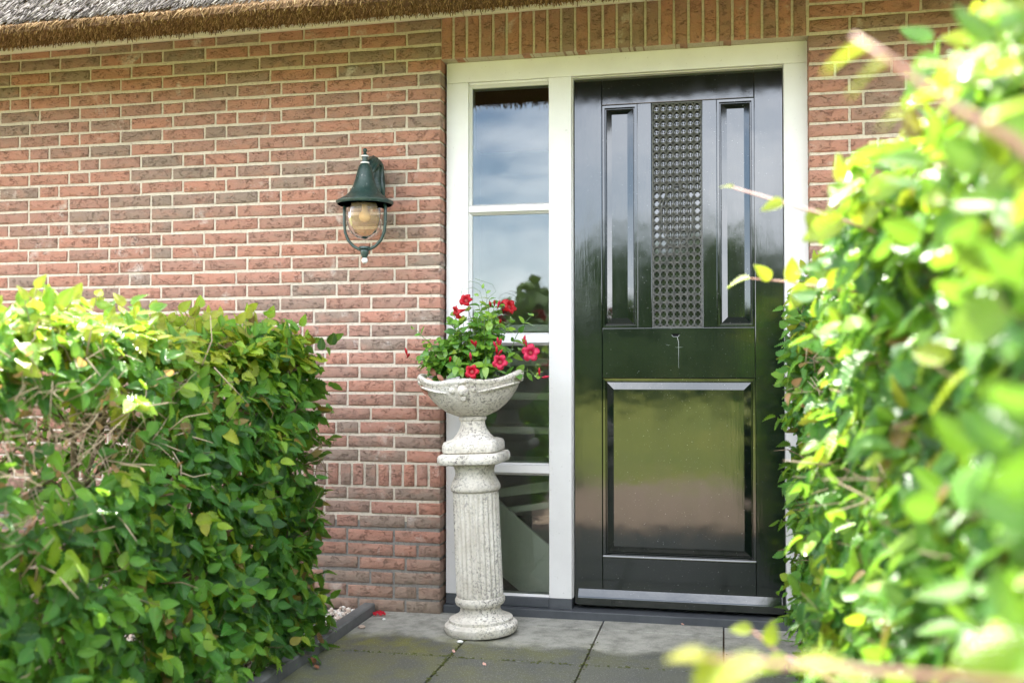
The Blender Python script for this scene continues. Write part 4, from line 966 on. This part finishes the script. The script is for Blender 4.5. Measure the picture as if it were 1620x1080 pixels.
for c_, d_, t_ in (((.335, -.28, 1.355), (.75, -.3, .5), .5), ((.300, -.28, 1.35), (.1, -.3, 1), .2), ((.285, -.29, 1.345), (-.1, -.4, .9), .15), ((.318, -.28, 1.345), (.3, -.3, .8), .8), ((.336, -.33, 1.272), (.3, -.6, .7), .2),
                   ((.235, -.38, 1.185), (-.3, -.6, .6), .6), ((.246, -.38, 1.180), (.2, -.6, .7), .7), ((.335, -.37, 1.190), (0, -.4, 1), .85), ((.345, -.37, 1.185), (.3, -.4, .9), .8), ((.325, -.37, 1.175), (-.3, -.4, .8), .85),
                   ((.335, -.39, 1.155), (.1, -.4, 1), .6), ((.348, -.39, 1.145), (.6, -.4, .7), .6), ((.425, -.28, 1.20), (.2, -.1, 1), .8), ((.432, -.28, 1.185), (-.1, -.3, 1), .85), ((-.075, -.285, 1.150), (-.2, -.2, 1), .4), ((-.068, -.285, 1.135), (.5, -.3, .7), .1),
                   ((.510, -.28, 1.048), (.9, -.2, .15), .8), ((.487, -.28, 1.068), (0, -.2, 1), .6), ((.23, -.40, 1.13), (0, -.4, 1), .95), ((.135, -.36, 1.12), (.2, -.3, .9), .2)): bud(c_, d_, .036 if t_ > .25 else .026, t_)
sst = M(); sst.tube([(.0, -.27, 1.12), (-.035, -.28, 1.115), (-.065, -.285, 1.128), (-.072, -.285, 1.14)], .001, 4); sst.tube([(.40, -.28, 1.14), (.42, -.28, 1.17), (.43, -.28, 1.19)], .0012, 4); sst.tube([(.44, -.29, 1.06), (.47, -.28, 1.055), (.50, -.28, 1.047)], .0012, 4); sst.build('flower_stalks', M_stem, plant)
def crumple(c, s, m, name, parent, n=(0, -1, .2)):
    mm = M(); n = Vector(n).normalized(); a = n.orthogonal().normalized(); b = n.cross(a); vs = []; fs = []
    for j in range(5):
        for i in range(4):
            u, v_ = i/3-.5, j/4-.5; w = 1 - (abs(v_)*1.6)**2
            vs.append(Vector(c) + a*u*s*max(w, .1) + b*v_*s*1.8 + n*random.uniform(-.25, .25)*s)
    for j in range(4):
        for i in range(3): fs.append((j*4+i, j*4+i+1, (j+1)*4+i+1, (j+1)*4+i))
    mm.add(vs, fs, .5); o = mm.build(name, m, parent, smooth='full'); return o
crumple((.045, -.335, 1.020), .034, M_pinkleaf, 'faded_leaf', plant, (-.3, -1, .4)); crumple((.010, -.325, .995), .022, M_deadleaf, 'dead_leaf', plant, (-.5, -1, 0)); crumple((.022, -.335, .985), .018, M_deadleaf, 'dead_leaf', plant)
crumple((.048, -.32, 1.070), .024, M_deadleaf, 'dead_leaf', plant); crumple((.090, -.35, 1.045), .020, M_deadleaf, 'dead_leaf', plant)

# ------------------------------------------------------------------ small fallen things
fp = thing('fallen_petals', 'crumpled red petals lying on the slab beside the kerb', 'petals', (-.27, -.06, .002))
for dx, dy in ((0, 0), (.018, -.018), (-.006, -.022), (.03, -.008), (.012, .012)): crumple((-.272+dx, -.075+dy, .012), .015, M_petal, 'petal', fp, (0, -.5, 1))
def litter(lab, c, s, m, n=(0, -.3, 1)): o = crumple(c, s, m, 'fallen_leaf', None, n); return tag(o, lab, 'leaf', 'leaves fallen on the paving')
litter('curled brown leaf lying against the foot of the kerb', (-.265, -.80, .012), .022, M_deadleaf); litter('small brown leaf lying at the front of the kerb beneath the left hedge', (-.225, -.86, .010), .016, M_deadleaf)
litter('tiny tan leaf lying by the slab joint before the pedestal', (.205, -.56, .007), .010, M_pinkleaf); litter('tiny tan leaf lying against the threshold below the door', (1.045, .018, .008), .010, M_pinkleaf)
litter('tiny tan leaf lying on the damp slab right of the pedestal', (.36, -.70, .007), .012, M_pinkleaf)
ws = M(); ws.ball((.196, -.428, .006), .011, 8, 5, (1.3, 1, .55)); tag(ws.build('pebble', M_whitecap, smooth='full'), 'small white stone touching the front of the pedestal foot', 'stone')
ws = M(); ws.ball((-.215, -.155, .005), .007, 8, 5, (1.2, 1, .6)); tag(ws.build('pebble', M_whitecap, smooth='full'), 'tiny white stone on the slab near the red petals', 'stone')
ws = M(); ws.ball((-.262, -.30, .007), .013, 8, 5, (1.3, 1, .55)); tag(ws.build('pebble', M_peb, smooth='full'), 'grey pebble on the slab close to the kerb', 'stone')

# ------------------------------------------------------------------ garden trees behind the viewer, seen mirrored in glass and paint
M_tleaf = mat('tree_leaf', fn=f_leaf([(0, (.035, .08, .02)), (.5, (.08, .14, .03)), (1, (.18, .22, .05))], 0, .25, (.12, .18, .03), .6))
lv = (np.array([(-.5, 0, 0), (.5, 0, 0), (.35, 1, .1), (-.35, 1, .1)])*np.array([.34, .40, .3]), np.array([(0, 0), (1, 0), (1, 1), (0, 1)], float), np.array([[0, 1, 2, 3]]))
def tree(x, y, h, w, label, kind, seed):
    r = np.random.default_rng(seed); root = thing(kind, label, 'tree', (x, y, 0), 'trees across the lawn')
    tr = M(); tr.tube([(x, y, -.1), (x+.1, y, h*.3), (x, y+.1, h*.6), (x+.05, y, h*.9)], [.16*h/6, .13*h/6, .08*h/6, .02], 8)
    for k_ in range(6): a = r.uniform(0, 6.28); z = h*r.uniform(.3, .6); tr.tube([(x, y, z), (x+math.cos(a)*w*.25, y+math.sin(a)*w*.25, z+h*.12), (x+math.cos(a)*w*.42, y+math.sin(a)*w*.42, z+h*.22)], [.06, .04, .015], 5)
    tr.build('trunk', M_bark, root, smooth='full')
    n = 2600; cl_ = r.normal(size=(26, 3)); cl_ /= np.linalg.norm(cl_, axis=1)[:, None]; cl_ *= r.uniform(.35, .85, 26)[:, None]
    ci = r.integers(0, 26, n); q = cl_[ci] + r.normal(0, .16, (n, 3)); P = np.stack([q[:, 0]*w*.5, q[:, 1]*w*.5, h*.56 + q[:, 2]*h*.44], 1); P[:, 2] = np.maximum(P[:, 2], .15)
    R = frames(r.normal(size=(n, 3)), r.normal(size=(n, 3))); me = leaves_mesh('crown', P, R, r.uniform(.6, 1.2, n), np.clip(r.normal(.3, .15, n) + .1*(ci % 3), 0, .9), [lv], M_tleaf)
    o = bpy.data.objects.new('crown', me); C.objects.link(o); o.parent = root
tree(-5.2, -30, 4.1, 3.4, 'round leafy tree mirrored in the sidelight above the left hedge', 'garden_tree', 1)
tree(-2.0, -33, 6.2, 5.0, 'broad tree mirrored in the left door stile', 'garden_tree', 2)
tree(.8, -31, 6.2, 4.6, 'bushy tree mirrored near the middle of the door grille', 'garden_tree', 3)
tree(3.2, -36, 5.8, 4.6, 'low tree mirrored in the right part of the door', 'garden_tree', 4)
tree(6.5, -34, 7.6, 5.2, 'tall tree farthest right of the row across the lawn', 'garden_tree', 5)
tree(-12.5, -44, 3.6, 5.0, 'small far tree at the left end of the row', 'garden_tree', 6)
sh_ = thing('garden_shrub', 'dark shrub border mirrored low in the door under the trees', 'shrub', (1, -27, 0))
n = 5000; P = np.stack([rng.uniform(-8, 9, n), rng.normal(0, .5, n), rng.uniform(0, 1.5, n)*(1+.25*np.sin(rng.uniform(0, 6, n)))], 1)
me = leaves_mesh('foliage', P, frames(rng.normal(size=(n, 3)), rng.normal(size=(n, 3))), rng.uniform(.5, 1, n), rng.uniform(.1, .5, n), [lv], M_tleaf); o = bpy.data.objects.new('foliage', me); C.objects.link(o); o.parent = sh_; o['kind'] = 'stuff'
